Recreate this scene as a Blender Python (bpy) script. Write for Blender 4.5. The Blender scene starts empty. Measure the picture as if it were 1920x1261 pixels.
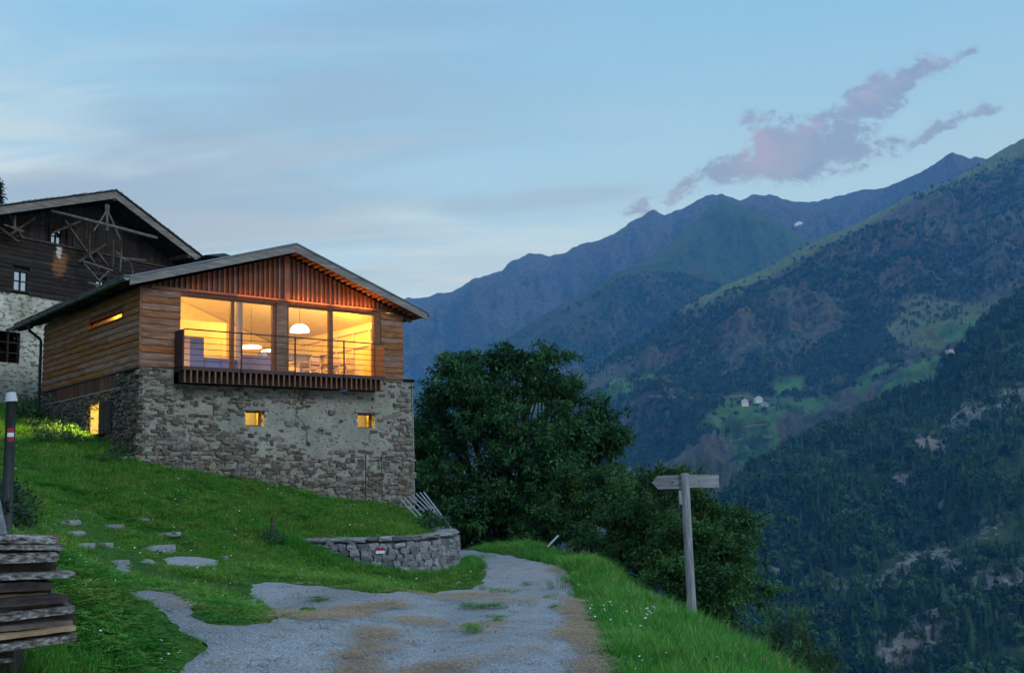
import bpy, bmesh, math, random
import numpy as np
from mathutils import Vector, Matrix
random.seed(7); rng = np.random.default_rng(7)
SC = bpy.context.scene; COL = SC.collection
R_ = math.radians
# ------------------------------------------------------------------ camera (at the world origin, eye height about 1.6 m)
F_PX, PITCH, ROLL, YAW = 1921.0, 0.14106, 0.030547, 0.72697
cp, sp, cr, sr = math.cos(PITCH), math.sin(PITCH), math.cos(ROLL), math.sin(ROLL)
RC = np.array([[1,0,0],[0,cp,-sp],[0,sp,cp]]) @ np.array([[cr,0,sr],[0,1,0],[-sr,0,cr]])
cam_d = bpy.data.cameras.new('camera'); cam = bpy.data.objects.new('camera', cam_d); COL.objects.link(cam)
m3 = Matrix([[RC[i][0], RC[i][2], -RC[i][1]] for i in range(3)])
cam.matrix_world = m3.to_4x4()
cam_d.sensor_width = 36.0; cam_d.lens = 36.0*F_PX/1920.0; cam_d.clip_start = 0.1; cam_d.clip_end = 60000
SC.camera = cam
def ray(px, py):                       # direction through a photo pixel, forward component 1
    px = np.asarray(px, float); py = np.asarray(py, float)
    v = np.stack([(px-960)/F_PX, np.ones_like(px+py), -(py-630.5)/F_PX], -1) @ RC.T
    return v/v[..., 1:2]
def P(px, py, Y): return ray(px, py)*np.asarray(Y, float)[..., None]
def proj(p):
    q = np.asarray(p) @ RC
    return 960+F_PX*q[..., 0]/q[..., 1], 630.5-F_PX*q[..., 2]/q[..., 1]
# ------------------------------------------------------------------ node helpers
class NT:
    def __init__(s, nt): s.t = nt; nt.nodes.clear()
    def n(s, typ, **kw):
        nd = s.t.nodes.new(typ)
        for k, v in kw.items():
            if k.startswith('i_'): nd.inputs[k[2:].replace('_', ' ')].default_value = v
            elif k.startswith('n_'): nd.inputs[int(k[2:])].default_value = v
            else: setattr(nd, k, v)
        return nd
    def l(s, a, b): s.t.links.new(a, b)
    def math(s, op, a, b=None, clamp=False):
        nd = s.t.nodes.new('ShaderNodeMath'); nd.operation = op; nd.use_clamp = clamp
        for i, v in enumerate((a, b)):
            if v is None: continue
            if isinstance(v, (int, float)): nd.inputs[i].default_value = v
            else: s.l(v, nd.inputs[i])
        return nd.outputs[0]
    def mix(s, f, a, b, blend='MIX'):
        nd = s.t.nodes.new('ShaderNodeMix'); nd.data_type = 'RGBA'; nd.blend_type = blend
        for i, v in ((0, f), (6, a), (7, b)):
            if isinstance(v, (int, float)): nd.inputs[i].default_value = v
            elif isinstance(v, tuple): nd.inputs[i].default_value = (*v[:3], 1)
            else: s.l(v, nd.inputs[i])
        return nd.outputs[2]
    def ramp(s, f, stops, interp='LINEAR'):
        nd = s.t.nodes.new('ShaderNodeValToRGB'); cr_ = nd.color_ramp; cr_.interpolation = interp
        while len(cr_.elements) < len(stops): cr_.elements.new(0.5)
        for e, (p, c) in zip(cr_.elements, stops): e.position = p; e.color = (*c, 1) if len(c) == 3 else c
        s.l(f, nd.inputs[0]); return nd.outputs[0]
    def maprange(s, v, a, b, c, d, smooth=False):
        nd = s.t.nodes.new('ShaderNodeMapRange'); nd.clamp = True
        if smooth: nd.interpolation_type = 'SMOOTHSTEP'
        s.l(v, nd.inputs[0])
        for i, x in zip((1, 2, 3, 4), (a, b, c, d)): nd.inputs[i].default_value = x
        return nd.outputs[0]
    def noise(s, vec, scale, detail=4, rough=0.55, dist=0.0):
        nd = s.t.nodes.new('ShaderNodeTexNoise'); nd.inputs['Scale'].default_value = scale
        nd.inputs['Detail'].default_value = detail; nd.inputs['Roughness'].default_value = rough; nd.inputs['Distortion'].default_value = dist
        if vec is not None: s.l(vec, nd.inputs['Vector'])
        return nd.outputs[0]
    def vmap(s, vec, scale=(1,1,1), loc=(0,0,0), rot=(0,0,0)):
        nd = s.t.nodes.new('ShaderNodeMapping'); nd.inputs['Scale'].default_value = scale
        nd.inputs['Location'].default_value = loc; nd.inputs['Rotation'].default_value = rot
        s.l(vec, nd.inputs['Vector']); return nd.outputs[0]
# ------------------------------------------------------------------ world: dusk sky
w = bpy.data.worlds.new('World'); SC.world = w; w.use_nodes = True
N = NT(w.node_tree)
out = N.n('ShaderNodeOutputWorld')
sky = N.n('ShaderNodeTexSky', sky_type='NISHITA', sun_disc=False, sun_elevation=R_(4.0), sun_rotation=R_(-70), altitude=1400)
b0 = N.n('ShaderNodeBackground'); b0.inputs[1].default_value = 0.05; N.l(sky.outputs[0], b0.inputs[0])
tc = N.n('ShaderNodeTexCoord'); sx = N.n('ShaderNodeSeparateXYZ'); N.l(tc.outputs['Generated'], sx.inputs[0])
X, Y, Z = sx.outputs
grad = N.ramp(Z, [(0.0, (.55,.69,.88)), (0.13, (.49,.66,.94)), (0.26, (.33,.58,.93)), (0.42, (.22,.48,.84)), (0.8, (.20,.42,.76))])
side = N.maprange(X, -0.5, 0.35, 1, 0, True)
up = N.maprange(Z, 0.48, 0.10, 0.1, 1, True)
veil = N.math('MULTIPLY', side, up)
zz = N.math('ADD', N.math('MAXIMUM', Z, 0.0), 0.10)
cx = N.math('DIVIDE', X, zz); cy = N.math('DIVIDE', Y, zz)
cv = N.n('ShaderNodeCombineXYZ'); N.l(cx, cv.inputs[0]); N.l(cy, cv.inputs[1])
st = N.noise(N.vmap(cv.outputs[0], (0.9, 3.0, 1), (3.1, 0.4, 0), (0, 0, R_(12))), 1.0, 7, 0.55, 0.6)
st2 = N.noise(N.vmap(cv.outputs[0], (0.5, 1.7, 1), (8.4, 2.3, 0), (0, 0, R_(8))), 1.0, 5, 0.5, 0.3)
f1 = N.math('MULTIPLY', N.maprange(st, 0.42, 0.58, 0.0, 1.0, True), veil)
col = N.mix(N.math('MULTIPLY', f1, 0.85), grad, (.72,.79,.88))
f2 = N.math('MULTIPLY', N.maprange(st2, 0.46, 0.60, 0, 1, True), N.maprange(X, -0.45, 0.22, 1, 0, True))
col = N.mix(N.math('MULTIPLY', f2, 0.9), col, (.25,.34,.50))
u = N.math('DIVIDE', X, N.math('MAXIMUM', Y, 0.01)); v = N.math('DIVIDE', Z, N.math('MAXIMUM', Y, 0.01))
front = N.math('GREATER_THAN', Y, 0.2)
uv = N.n('ShaderNodeCombineXYZ'); N.l(u, uv.inputs[0]); N.l(v, uv.inputs[1])
def blobs(lst):
    m = None
    for px, py, rx, ry, ang in lst:
        d = ray(px, py); cu, cvv = d[0], d[2]
        a = R_(ang)+ROLL; ca, sa = math.cos(a), math.sin(a); rx *= 1.03/F_PX; ry *= 1.05/F_PX
        du = N.math('SUBTRACT', u, float(cu)); dv = N.math('SUBTRACT', v, float(cvv))
        e1 = N.math('ADD', N.math('MULTIPLY', du, ca/rx), N.math('MULTIPLY', dv, sa/rx))
        e2 = N.math('ADD', N.math('MULTIPLY', du, -sa/ry), N.math('MULTIPLY', dv, ca/ry))
        r2 = N.math('ADD', N.math('MULTIPLY', e1, e1), N.math('MULTIPLY', e2, e2))
        g = N.math('EXPONENT', N.math('MULTIPLY', r2, -1.0))
        m = g if m is None else N.math('ADD', m, g)
    return m
cl = blobs([(1435,262,52,48,0),(1500,285,85,42,0),(1560,262,60,42,10),(1625,282,62,20,4),(1610,210,62,34,35),(1670,170,70,30,32),(1735,132,60,22,25),
            (1795,112,50,10,22),(1345,322,60,20,20),(1262,368,42,17,38),(1200,392,28,17,10),(1470,315,90,24,0),(1790,226,70,13,24),(1735,255,40,10,40),(1850,208,30,8,10)])
nz = N.noise(N.vmap(uv.outputs[0], (46, 62, 1), (0,0,0), (0,0,R_(-28))), 1.0, 10, 0.72, 0.3)
nzf = N.noise(N.vmap(uv.outputs[0], (13, 19, 1), (4,2,0), (0,0,R_(-28))), 1.0, 6, 0.6, 0.3)
den = N.math('ADD', cl, N.math('ADD', N.math('MULTIPLY', N.math('SUBTRACT', nz, 0.5), 5.0), N.math('MULTIPLY', N.math('SUBTRACT', nzf, 0.5), 2.6)))
den = N.math('MULTIPLY', N.maprange(den, 0.15, 1.15, 0, 1, True), N.maprange(cl, 0.06, 0.3, 0, 1, True))
den = N.math('MULTIPLY', den, front)
pk = N.maprange(blobs([(1415,255,40,48,0),(1440,300,70,40,0),(1520,235,40,22,10),(1622,180,30,18,0),(1760,112,35,14,0),(1250,375,60,30,30)]), 0.3, 1.2, 0, 1)
ccol = N.mix(N.math('MULTIPLY', pk, N.maprange(nz, 0.38, 0.6, 0.0, .75)), (.19,.25,.42), (.60,.37,.45))
ccol = N.mix(N.maprange(nzf, 0.35, 0.65, 0, 0.5), ccol, (.32,.35,.52)); ccol = N.mix(N.maprange(nz, 0.42, 0.6, 0, 0.55), ccol, (.17,.22,.38))
col = N.mix(N.math('MULTIPLY', den, 0.92), col, ccol)
gc = blobs([(1010,372,150,20,-1),(1140,360,120,14,2),(900,392,80,16,-4)])
col = N.mix(N.math('MULTIPLY', N.maprange(N.math('MULTIPLY', gc, N.maprange(nzf, 0.3, 0.6, 0.4, 1)), 0.0, 1.0, 0, 0.5), front), col, (.28,.38,.55))
below = N.maprange(Z, -0.06, 0.0, 1, 0)
col = N.mix(below, col, (.16,.22,.30))
b1 = N.n('ShaderNodeBackground'); b1.inputs[1].default_value = 1.08; N.l(col, b1.inputs[0])
ad = N.n('ShaderNodeAddShader'); N.l(b0.outputs[0], ad.inputs[0]); N.l(b1.outputs[0], ad.inputs[1]); N.l(ad.outputs[0], out.inputs[0])
sd = bpy.data.lights.new('sun', 'SUN'); sun = bpy.data.objects.new('sun', sd); COL.objects.link(sun)
sd.energy = 1.1; sd.angle = R_(18); sd.color = (.86,.95,1.0)
sun.rotation_euler = Vector((-0.60, 0.62, -0.50)).to_track_quat('-Z', 'Y').to_euler()
vs = SC.view_settings; vs.view_transform = 'Standard'; vs.look = 'None'; vs.gamma = 1; vs.exposure = 0.0; vs.use_curve_mapping = False
cy_ = SC.cycles; cy_.use_denoising = True; cy_.max_bounces = 8; cy_.diffuse_bounces = 3; cy_.glossy_bounces = 3; cy_.transmission_bounces = 4
cy_.transparent_max_bounces = 12; cy_.volume_bounces = 3; cy_.sample_clamp_indirect = 4.0; cy_.caustics_reflective = False; cy_.caustics_refractive = False
# ------------------------------------------------------------------ materials
def mat(name, stops, scale=4, stretch=(1,1,1), detail=5, rough=0.85, bump=0.0, bscale=None, rnd=0.0, bdist=0.02, spec=0.3, dist=0.0, var=None, attr=None):
    m = bpy.data.materials.new(name); m.use_nodes = True; n = NT(m.node_tree)
    o = n.n('ShaderNodeOutputMaterial'); b = n.n('ShaderNodeBsdfPrincipled'); n.l(b.outputs[0], o.inputs[0])
    b.inputs['Roughness'].default_value = rough; b.inputs['Specular IOR Level'].default_value = spec
    t = n.n('ShaderNodeTexCoord'); oi = n.n('ShaderNodeObjectInfo')
    vec = n.vmap(t.outputs['Object'], stretch)
    add = n.n('ShaderNodeVectorMath', operation='ADD'); n.l(vec, add.inputs[0])
    sc_ = n.n('ShaderNodeVectorMath', operation='SCALE'); sc_.inputs[0].default_value = (31.7, 17.3, 9.1); n.l(oi.outputs['Random'], sc_.inputs['Scale'])
    if rnd > 0: n.l(sc_.outputs[0], add.inputs[1]); vec = add.outputs[0]
    c = n.ramp(n.noise(vec, scale, detail, 0.6, dist), stops)
    if var:
        k = n.noise(t.outputs['Object'], var[0], 3, 0.5); c = n.mix(n.maprange(k, 0.4, 0.62, 0, var[2]), c, var[1])
    if attr:
        at = n.n('ShaderNodeAttribute', attribute_name=attr); c = n.mix(1.0, c, at.outputs['Color'], 'MULTIPLY')
    if rnd > 0:
        hv = n.n('ShaderNodeHueSaturation'); n.l(c, hv.inputs['Color']); n.l(n.maprange(oi.outputs['Random'], 0, 1, 1-rnd, 1+rnd), hv.inputs['Value'])
        r2 = n.math('FRACT', n.math('MULTIPLY', oi.outputs['Random'], 37.7)); n.l(n.maprange(r2, 0, 1, 0.75, 1.15), hv.inputs['Saturation']); c = hv.outputs[0]
    n.l(c, b.inputs['Base Color'])
    if bump > 0:
        bp = n.n('ShaderNodeBump'); bp.inputs['Strength'].default_value = bump; bp.inputs['Distance'].default_value = bdist
        n.l(n.noise(vec, bscale or scale*2, 6, 0.65), bp.inputs['Height']); n.l(bp.outputs[0], b.inputs['Normal'])
    return m
def plain(name, c, rough=0.6, metal=0.0, emit=None, es=0):
    m = mat(name, [(0.3, tuple(x*0.85 for x in c)), (0.7, c)], 6, rough=rough, bump=0.1)
    b = [x for x in m.node_tree.nodes if x.type == 'BSDF_PRINCIPLED'][0]; b.inputs['Metallic'].default_value = metal
    if emit: b.inputs['Emission Color'].default_value = (*emit, 1); b.inputs['Emission Strength'].default_value = es
    return m
M = {}
M['clad'] = mat('larch_cladding', [(0.28,(.10,.034,.016)),(0.5,(.25,.105,.05)),(0.72,(.40,.185,.09))], 2.2, (1,3,9), 6, 0.8, 0.5, 10, rnd=0.12, bdist=0.01, dist=0.8)
M['clads'] = mat('larch_cladding_side', [(0.28,(.11,.038,.016)),(0.5,(.27,.105,.04)),(0.72,(.42,.20,.085))], 2.2, (3,1,9), 6, 0.8, 0.5, 10, rnd=0.13, bdist=0.01, dist=0.8)
M['batten'] = mat('gable_batten_wood', [(0.3,(.12,.045,.02)),(0.7,(.23,.09,.04))], 3, (8,8,1), 5, 0.7, 0.3, rnd=0.25)
M['redwood'] = mat('dark_red_board', [(0.3,(.07,.02,.012)),(0.7,(.16,.048,.024))], 2, (6,6,1), 5, 0.7, 0.3, rnd=0.2)
M['frame'] = mat('window_frame_wood', [(0.3,(.14,.05,.022)),(0.7,(.24,.09,.04))], 3, (3,3,3), 5, 0.55, 0.2)
M['grey'] = mat('weathered_grey_wood', [(0.28,(.10,.10,.105)),(0.5,(.24,.235,.24)),(0.75,(.42,.41,.42))], 3, (1,6,9), 7, 0.85, 0.6, 9, rnd=0.2, bdist=0.008)
M['greyz'] = mat('weathered_grey_post', [(0.28,(.12,.115,.12)),(0.5,(.24,.23,.235)),(0.75,(.38,.37,.37))], 4, (9,9,0.8), 7, 0.85, 0.5, 6, bdist=0.005)
M['rake'] = mat('rake_board_wood', [(0.28,(.10,.085,.075)),(0.5,(.21,.18,.16)),(0.78,(.38,.33,.29))], 1.4, (1,5,9), 6, 0.8, 0.4, 8, rnd=0.1, bdist=0.006)
M['zinc'] = plain('zinc_gutter', (.16,.19,.22), 0.45, 0.7)
M['dark'] = plain('dark_metal', (.03,.03,.035), 0.6)
M['steel'] = plain('brown_steel', (.075,.042,.04), 0.5, 0.3)
M['rust'] = plain('rusty_iron', (.09,.035,.022), 0.9)
M['roof'] = mat('old_shingles', [(0.3,(.05,.05,.055)),(0.7,(.12,.12,.125))], 6, (1,1,1), 5, 0.9, 0.6, rnd=0.2)
M['olddark'] = mat('old_dark_timber', [(0.3,(.012,.009,.008)),(0.55,(.036,.024,.019)),(0.8,(.085,.052,.036))], 2.5, (1,3,9), 6, 0.85, 0.5, 9, rnd=0.35, bdist=0.015)
M['oldpale'] = mat('old_pale_pole', [(0.3,(.07,.058,.052)),(0.7,(.20,.175,.155))], 6, (1,1,1), 6, 0.9, 0.6, 20, rnd=0.1)
M['oldbrown'] = mat('old_brown_beam', [(0.3,(.035,.024,.02)),(0.7,(.13,.085,.062))], 3, (2,2,2), 6, 0.9, 0.4, 12, rnd=0.3)
M['stone'] = mat('rubble_stone', [(0.25,(.08,.065,.05)),(0.44,(.18,.155,.125)),(0.56,(.265,.235,.195)),(0.75,(.40,.37,.32))], 5, (1,1,2), 7, 0.92, 0.9, 24, rnd=0.5, bdist=0.02, attr='tint', var=(1.9,(.20,.125,.08),.5))
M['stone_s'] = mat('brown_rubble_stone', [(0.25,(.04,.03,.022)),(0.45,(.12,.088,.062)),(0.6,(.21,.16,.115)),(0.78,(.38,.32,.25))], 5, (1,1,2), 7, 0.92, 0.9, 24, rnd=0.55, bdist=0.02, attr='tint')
M['stone_b'] = mat('retaining_wall_stone', [(0.25,(.08,.08,.085)),(0.45,(.19,.185,.185)),(0.6,(.31,.30,.30)),(0.78,(.50,.49,.48))], 6, (1,1,1), 7, 0.92, 0.9, 24, rnd=0.5, bdist=0.02)
M['paint_r'] = plain('red_paint', (.35,.03,.03), 0.7)
M['paint_w'] = plain('white_paint', (.75,.75,.75), 0.7)
M['pale_slat'] = mat('bleached_slat', [(0.3,(.30,.31,.33)),(0.7,(.50,.51,.54))], 3, (3,3,3), 5, 0.8, 0.3)
M['tarp'] = plain('pale_plastic', (.55,.55,.55), 0.6)
M['iceil'] = plain('interior_ceiling', (.78,.68,.34), 0.9)
M['iwall'] = plain('interior_wall', (.75,.62,.25), 0.9)
M['iwallp'] = plain('interior_pink_wall', (.76,.56,.34), 0.9)
M['ifloor'] = plain('interior_floor', (.35,.22,.12), 0.6)
M['iblue'] = plain('interior_blue_panel', (.14,.17,.40), 0.6)
M['mauve'] = plain('mauve_fabric', (.24,.22,.36), 0.8)
M['ichair'] = plain('pale_chair_wood', (.75,.62,.45), 0.6)
M['bark'] = mat('tree_bark', [(0.3,(.03,.026,.022)),(0.7,(.09,.08,.07))], 8, (2,2,.5), 5, 0.95, 0.6)
M['snow'] = plain('old_snow', (.75,.78,.85), 0.8)
def glassmat(name, tint, refl):
    m = bpy.data.materials.new(name); m.use_nodes = True; n = NT(m.node_tree)
    o = n.n('ShaderNodeOutputMaterial'); g = n.n('ShaderNodeBsdfGlossy'); g.inputs['Roughness'].default_value = 0.02
    tr = n.n('ShaderNodeBsdfTransparent'); tr.inputs[0].default_value = (*tint, 1)
    lw = n.n('ShaderNodeFresnel'); lw.inputs[0].default_value = 1.5; mx = n.n('ShaderNodeMixShader')
    gg = n.n('ShaderNodeNewGeometry'); n.l(n.math('MULTIPLY', n.math('ADD', n.math('MULTIPLY', lw.outputs[0], 1.0), refl, True), n.math('SUBTRACT', 1.0, gg.outputs['Backfacing'])), mx.inputs[0]); n.l(tr.outputs[0], mx.inputs[1]); n.l(g.outputs[0], mx.inputs[2]); n.l(mx.outputs[0], o.inputs[0])
    return m
M['glass'] = glassmat('window_glass', (.97,.97,.97), 0.02)
M['oldglass'] = glassmat('old_window_glass', (.25,.28,.3), 0.55)
M['firewood'] = mat('firewood_end', [(0.3,(.16,.08,.045)),(0.7,(.38,.24,.15))], 9, (1,1,1), 4, 0.9, 0.4, rnd=0.35)
# plaster wall with exposed dark gaps
def plastermat(name, c1, c2, dark, thr=(0.60,0.72), sc=7):
    m = bpy.data.materials.new(name); m.use_nodes = True; n = NT(m.node_tree)
    o = n.n('ShaderNodeOutputMaterial'); b = n.n('ShaderNodeBsdfPrincipled'); n.l(b.outputs[0], o.inputs[0]); b.inputs['Roughness'].default_value = 0.95
    t = n.n('ShaderNodeTexCoord'); v_ = t.outputs['Object']
    c = n.mix(n.maprange(n.noise(v_, 1.3, 5), 0.35, 0.65, 0, 1), c1, c2)
    c = n.mix(n.maprange(n.noise(v_, 22, 4, 0.7), 0.45, 0.7, 0, 0.45), c, tuple(x*0.55 for x in c1))
    c = n.mix(n.maprange(n.noise(n.vmap(v_, (1,1,2.2)), sc, 5, 0.65), thr[0], thr[1], 0, 0.9), c, dark)
    c = n.mix(n.maprange(n.noise(n.vmap(v_, (.7,.7,.5)), 1.1, 4), 0.5, 0.7, 0, 0.5), c, (.24,.21,.13))
    n.l(c, b.inputs['Base Color'])
    bp = n.n('ShaderNodeBump'); bp.inputs['Strength'].default_value = 0.9; bp.inputs['Distance'].default_value = 0.03
    n.l(n.noise(n.vmap(v_, (1,1,1.8)), 9, 7, 0.7), bp.inputs['Height']); n.l(bp.outputs[0], b.inputs['Normal'])
    return m
M['plaster'] = plastermat('crumbling_plaster', (.36,.335,.27), (.24,.225,.19), (.05,.045,.04), (0.54,0.64), 9)
M['oldplaster'] = plastermat('old_house_plaster', (.74,.67,.52), (.50,.46,.37), (.11,.095,.07), (0.50,0.58), 4)
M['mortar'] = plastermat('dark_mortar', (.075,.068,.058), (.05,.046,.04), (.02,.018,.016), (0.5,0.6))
# ------------------------------------------------------------------ mesh helpers
def link(name, me, mats=None, parent=None, smooth=False):
    o = bpy.data.objects.new(name, me); COL.objects.link(o)
    if mats is not None and len(me.materials) == 0:
        for m in (mats if isinstance(mats, (list, tuple)) else [mats]): me.materials.append(m)
    if parent: o.parent = parent
    if smooth: me.polygons.foreach_set('use_smooth', np.ones(len(me.polygons), bool))
    return o
def npmesh(name, V, Fq, smooth=False):
    V = np.asarray(V, np.float32); Fq = np.asarray(Fq, np.int32); k = Fq.shape[1]
    me = bpy.data.meshes.new(name); me.vertices.add(len(V)); me.vertices.foreach_set('co', V.ravel())
    me.loops.add(Fq.size); me.loops.foreach_set('vertex_index', Fq.ravel())
    me.polygons.add(len(Fq)); me.polygons.foreach_set('loop_start', np.arange(0, Fq.size, k, dtype=np.int32))
    me.polygons.foreach_set('loop_total', np.full(len(Fq), k, np.int32))
    if smooth: me.polygons.foreach_set('use_smooth', np.ones(len(Fq), bool))
    me.update(); me.validate(); return me
def setcol(me, name, cols):
    a = me.color_attributes.new(name, 'FLOAT_COLOR', 'POINT')
    c = np.ones((len(me.vertices), 4), np.float32); c[:, :3] = cols; a.data.foreach_set('color', c.ravel())
class MB:
    def __init__(s): s.v = []; s.f = []
    def add(s, vs, fs):
        o = len(s.v); s.v += [tuple(float(c) for c in p) for p in vs]; s.f += [tuple(i+o for i in f) for f in fs]; return s
    def box(s, x0, x1, y0, y1, z0, z1, j=0.0):
        vs = [(x, y, z) for x in (x0, x1) for y in (y0, y1) for z in (z0, z1)]
        if j: vs = [tuple(c+random.uniform(-j, j) for c in p) for p in vs]
        return s.add(vs, [(0,1,3,2),(4,6,7,5),(0,4,5,1),(2,3,7,6),(0,2,6,4),(1,5,7,3)])
    def hull(s, A, B):                    # two loops of equal length -> closed prism
        n = len(A); return s.add(list(A)+list(B), [tuple(range(n))[::-1], tuple(range(n, 2*n))]+[(i, (i+1) % n, n+(i+1) % n, n+i) for i in range(n)])
    def tube(s, pts, rad, n=8, cap=True):
        pts = [Vector(p) for p in pts]; rr = rad if isinstance(rad, (list, tuple)) else [rad]*len(pts)
        rings = []; up = None
        for i, p in enumerate(pts):
            d = (pts[min(i+1, len(pts)-1)]-pts[max(i-1, 0)]).normalized()
            a = Vector((0,0,1)) if abs(d.z) < 0.9 else Vector((1,0,0))
            u_ = d.cross(a).normalized(); w_ = d.cross(u_)
            rings.append([p+(u_*math.cos(k*2*math.pi/n)+w_*math.sin(k*2*math.pi/n))*rr[i] for k in range(n)])
        vs = [q for r in rings for q in r]; fs = []
        for i in range(len(pts)-1):
            for k in range(n): fs.append((i*n+k, i*n+(k+1) % n, (i+1)*n+(k+1) % n, (i+1)*n+k))
        if cap: fs += [tuple(range(n)), tuple(range((len(pts)-1)*n, len(pts)*n))[::-1]]
        return s.add(vs, fs)
    def bar(s, a, b, w, h, up=(0,0,1)):
        a = Vector(a); b = Vector(b); d = (b-a).normalized(); u_ = d.cross(Vector(up)).normalized()*w/2; w_ = u_.cross(d).normalized()*h/2
        return s.hull([a-u_-w_, a+u_-w_, a+u_+w_, a-u_+w_], [b-u_-w_, b+u_-w_, b+u_+w_, b-u_+w_])
    def mesh(s, name): me = bpy.data.meshes.new(name); me.from_pydata(s.v, [], s.f); me.update(); return me
    def build(s, name, m, parent=None, smooth=False): return link(name, s.mesh(name), m, parent, smooth)
def tag(o, label=None, cat=None, group=None, kind=None):
    if label: o['label'] = label
    if cat: o['category'] = cat; o['kind'] = 'thing'
    if group: o['group'] = group
    if kind: o['kind'] = kind
    return o
def empty(name, loc=(0,0,0), rz=0.0, label=None, cat=None, group=None):
    o = bpy.data.objects.new(name, None); COL.objects.link(o); o.location = loc; o.rotation_euler = (0,0,rz); o.empty_display_size = 0.2
    return tag(o, label, cat, group)
def box(name, m, parent, *a, j=0.0): return MB().box(*a, j=j).build(name, m, parent)
# numpy gradient-ish noise
_perm = rng.permutation(4096)
def _h(ix, iy, iz): return _perm[(_perm[(_perm[ix & 4095]+iy) & 4095]+iz) & 4095]/4095.0
def vnoise(p):
    i = np.floor(p).astype(np.int64); f = p-i; f = f*f*f*(f*(f*6-15)+10); r = 0
    for dx in (0, 1):
        for dy in (0, 1):
            for dz in (0, 1):
                wt = (f[..., 0] if dx else 1-f[..., 0])*(f[..., 1] if dy else 1-f[..., 1])*(f[..., 2] if dz else 1-f[..., 2])
                r = r+wt*_h(i[..., 0]+dx, i[..., 1]+dy, i[..., 2]+dz)
    return r*2-1
def fbm(p, o=5, rough=0.5, ridge=False):
    a = 1.0; s = 0; t = 0; p = np.asarray(p, float).copy()
    for k in range(o):
        n_ = vnoise(p)
        if ridge: n_ = 1-2*np.abs(n_)
        s = s+a*n_; t += a; a *= rough; p = p*2.03+17.3
    return s/t
def inpoly(x, y, poly):
    x = np.asarray(x); y = np.asarray(y); r = np.zeros(x.shape, bool); n = len(poly)
    for i in range(n):
        x1, y1 = poly[i]; x2, y2 = poly[(i+1) % n]
        if y1 == y2: continue
        c = ((y1 > y) != (y2 > y)) & (x < (x2-x1)*(y-y1)/(y2-y1)+x1); r ^= c
    return r
def segdist(x, y, poly, closed=True):
    d = np.full(np.shape(x), 1e9); n = len(poly)
    for i in range(n if closed else n-1):
        x1, y1 = poly[i]; x2, y2 = poly[(i+1) % n]; dx, dy = x2-x1, y2-y1
        t = np.clip(((x-x1)*dx+(y-y1)*dy)/(dx*dx+dy*dy+1e-12), 0, 1)
        d = np.minimum(d, np.hypot(x-x1-t*dx, y-y1-t*dy))
    return d
# ------------------------------------------------------------------ near terrain height function
HO = np.array([-9.5366, 26.0, 3.2217]); HX = np.array([math.cos(YAW), math.sin(YAW), 0]); HY = np.array([-math.sin(YAW), math.cos(YAW), 0])
def hw(x, y, z): return HO+HX*x+HY*y+np.array([0,0,z])
common = [(0,0,-1.62),(-3,3,-1.35),(2.6,3,-1.95),(-1.26,9,-1.57),(-2.69,8.5,-1.43),(.75,9.3,-1.68),(-3.7,7.5,-1.23),(-3,14,-1.65),(-5.4,11,-.45),(-5.16,14,-1.2),(-6.98,20,-.99),(-5.4,23.2,-1.1),
    (-4.0,18,-1.5),(-6,5,-.6),(-7.2,10,.3),(-4.4,8,-.85),(-9,18,-.2),(-9.54,25.6,.72),(-12.3,25,1.2),(-11.4,28.0,1.5),(-13,30,2.0),(-14.8,31.5,2.5),(-17.1,35.5,3.1),(-21,38,4.2),(-20,30,3.6),(-15,20,1.8),(-12,14,1.6)]
right = [(1.05,15.5,-1.86),(1.13,22,-1.99),(.4,29,-2.07),(-1.2,31,-2.02),(2.35,15.5,-2.15),(1.9,18.5,-2.16),(2.42,12.5,-2.16),(2.62,10.5,-2.15),(2.7,6,-2.1),(.44,31.5,-2.05),(1.6,25,-2.05),(2.4,9,-2.15),
    (5,18.5,-4.2),(6,12,-4.6),(8,25,-7.5),(3.2,31,-4.2),(-0.6,36,-3.0),(-3.5,37,-2.2),(6,6,-4),(-2.26,19,-1.86),(-1.3,25,-2.0),(-3.4,23,-1.85),(-4.8,23,-1.4),(-2.2,30,-2.0)]
terr = [(-3.2,24.2,-1.25),(-1.9,25.6,-1.25),(-4.2,24.2,-1.22),(-5.13,27,-.52),(-2.3,29.5,-1.1)]+[tuple(hw(x,-.15,0)[:2])+(z,) for x, z in ((0,.72),(2.17,.38),(4.33,-.05),(6.5,-.48),(8.6,-.85))]+[(-5.5,36,.3),(-3,35,-1.6)]
EDGE = np.array([(-200,2.6),(5,2.75),(10,2.65),(15.5,2.38),(18.5,1.9),(25,1.7),(31,.6),(36,-1.5),(45,-8),(60,-20),(300,-120)])
def baseB(x, y):
    xe = np.interp(y, EDGE[:,0], EDGE[:,1]); d = x-xe
    down = -2.0-0.72*np.maximum(d, 0); upz = -2.0+0.27*np.maximum(-d-3.5, 0)
    upz = np.minimum(upz, 14+0.02*np.maximum(-d, 0)); z = np.where(d > 0, down, upz)
    z = z-0.05*np.maximum(y-45, 0)*(d > -200)
    return np.maximum(z, -350.0)
def rbf(pts, L=4.0):
    A = np.array(pts); D = np.hypot(A[:,None,0]-A[None,:,0], A[:,None,1]-A[None,:,1])
    k = lambda r: (1+r/L+r*r/(3*L*L))*np.exp(-r/L)
    wgt = np.linalg.solve(k(D)+1e-4*np.eye(len(A)), A[:,2]-baseB(A[:,0], A[:,1]))
    def f(x, y):
        s = baseB(x, y)
        for (ax, ay, _), c in zip(A, wgt): s = s+c*k(np.hypot(x-ax, y-ay))
        return s
    return f
f_low = rbf(common+right); f_up = rbf(common+terr+[q for q in right if q[0] > 4])
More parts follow.
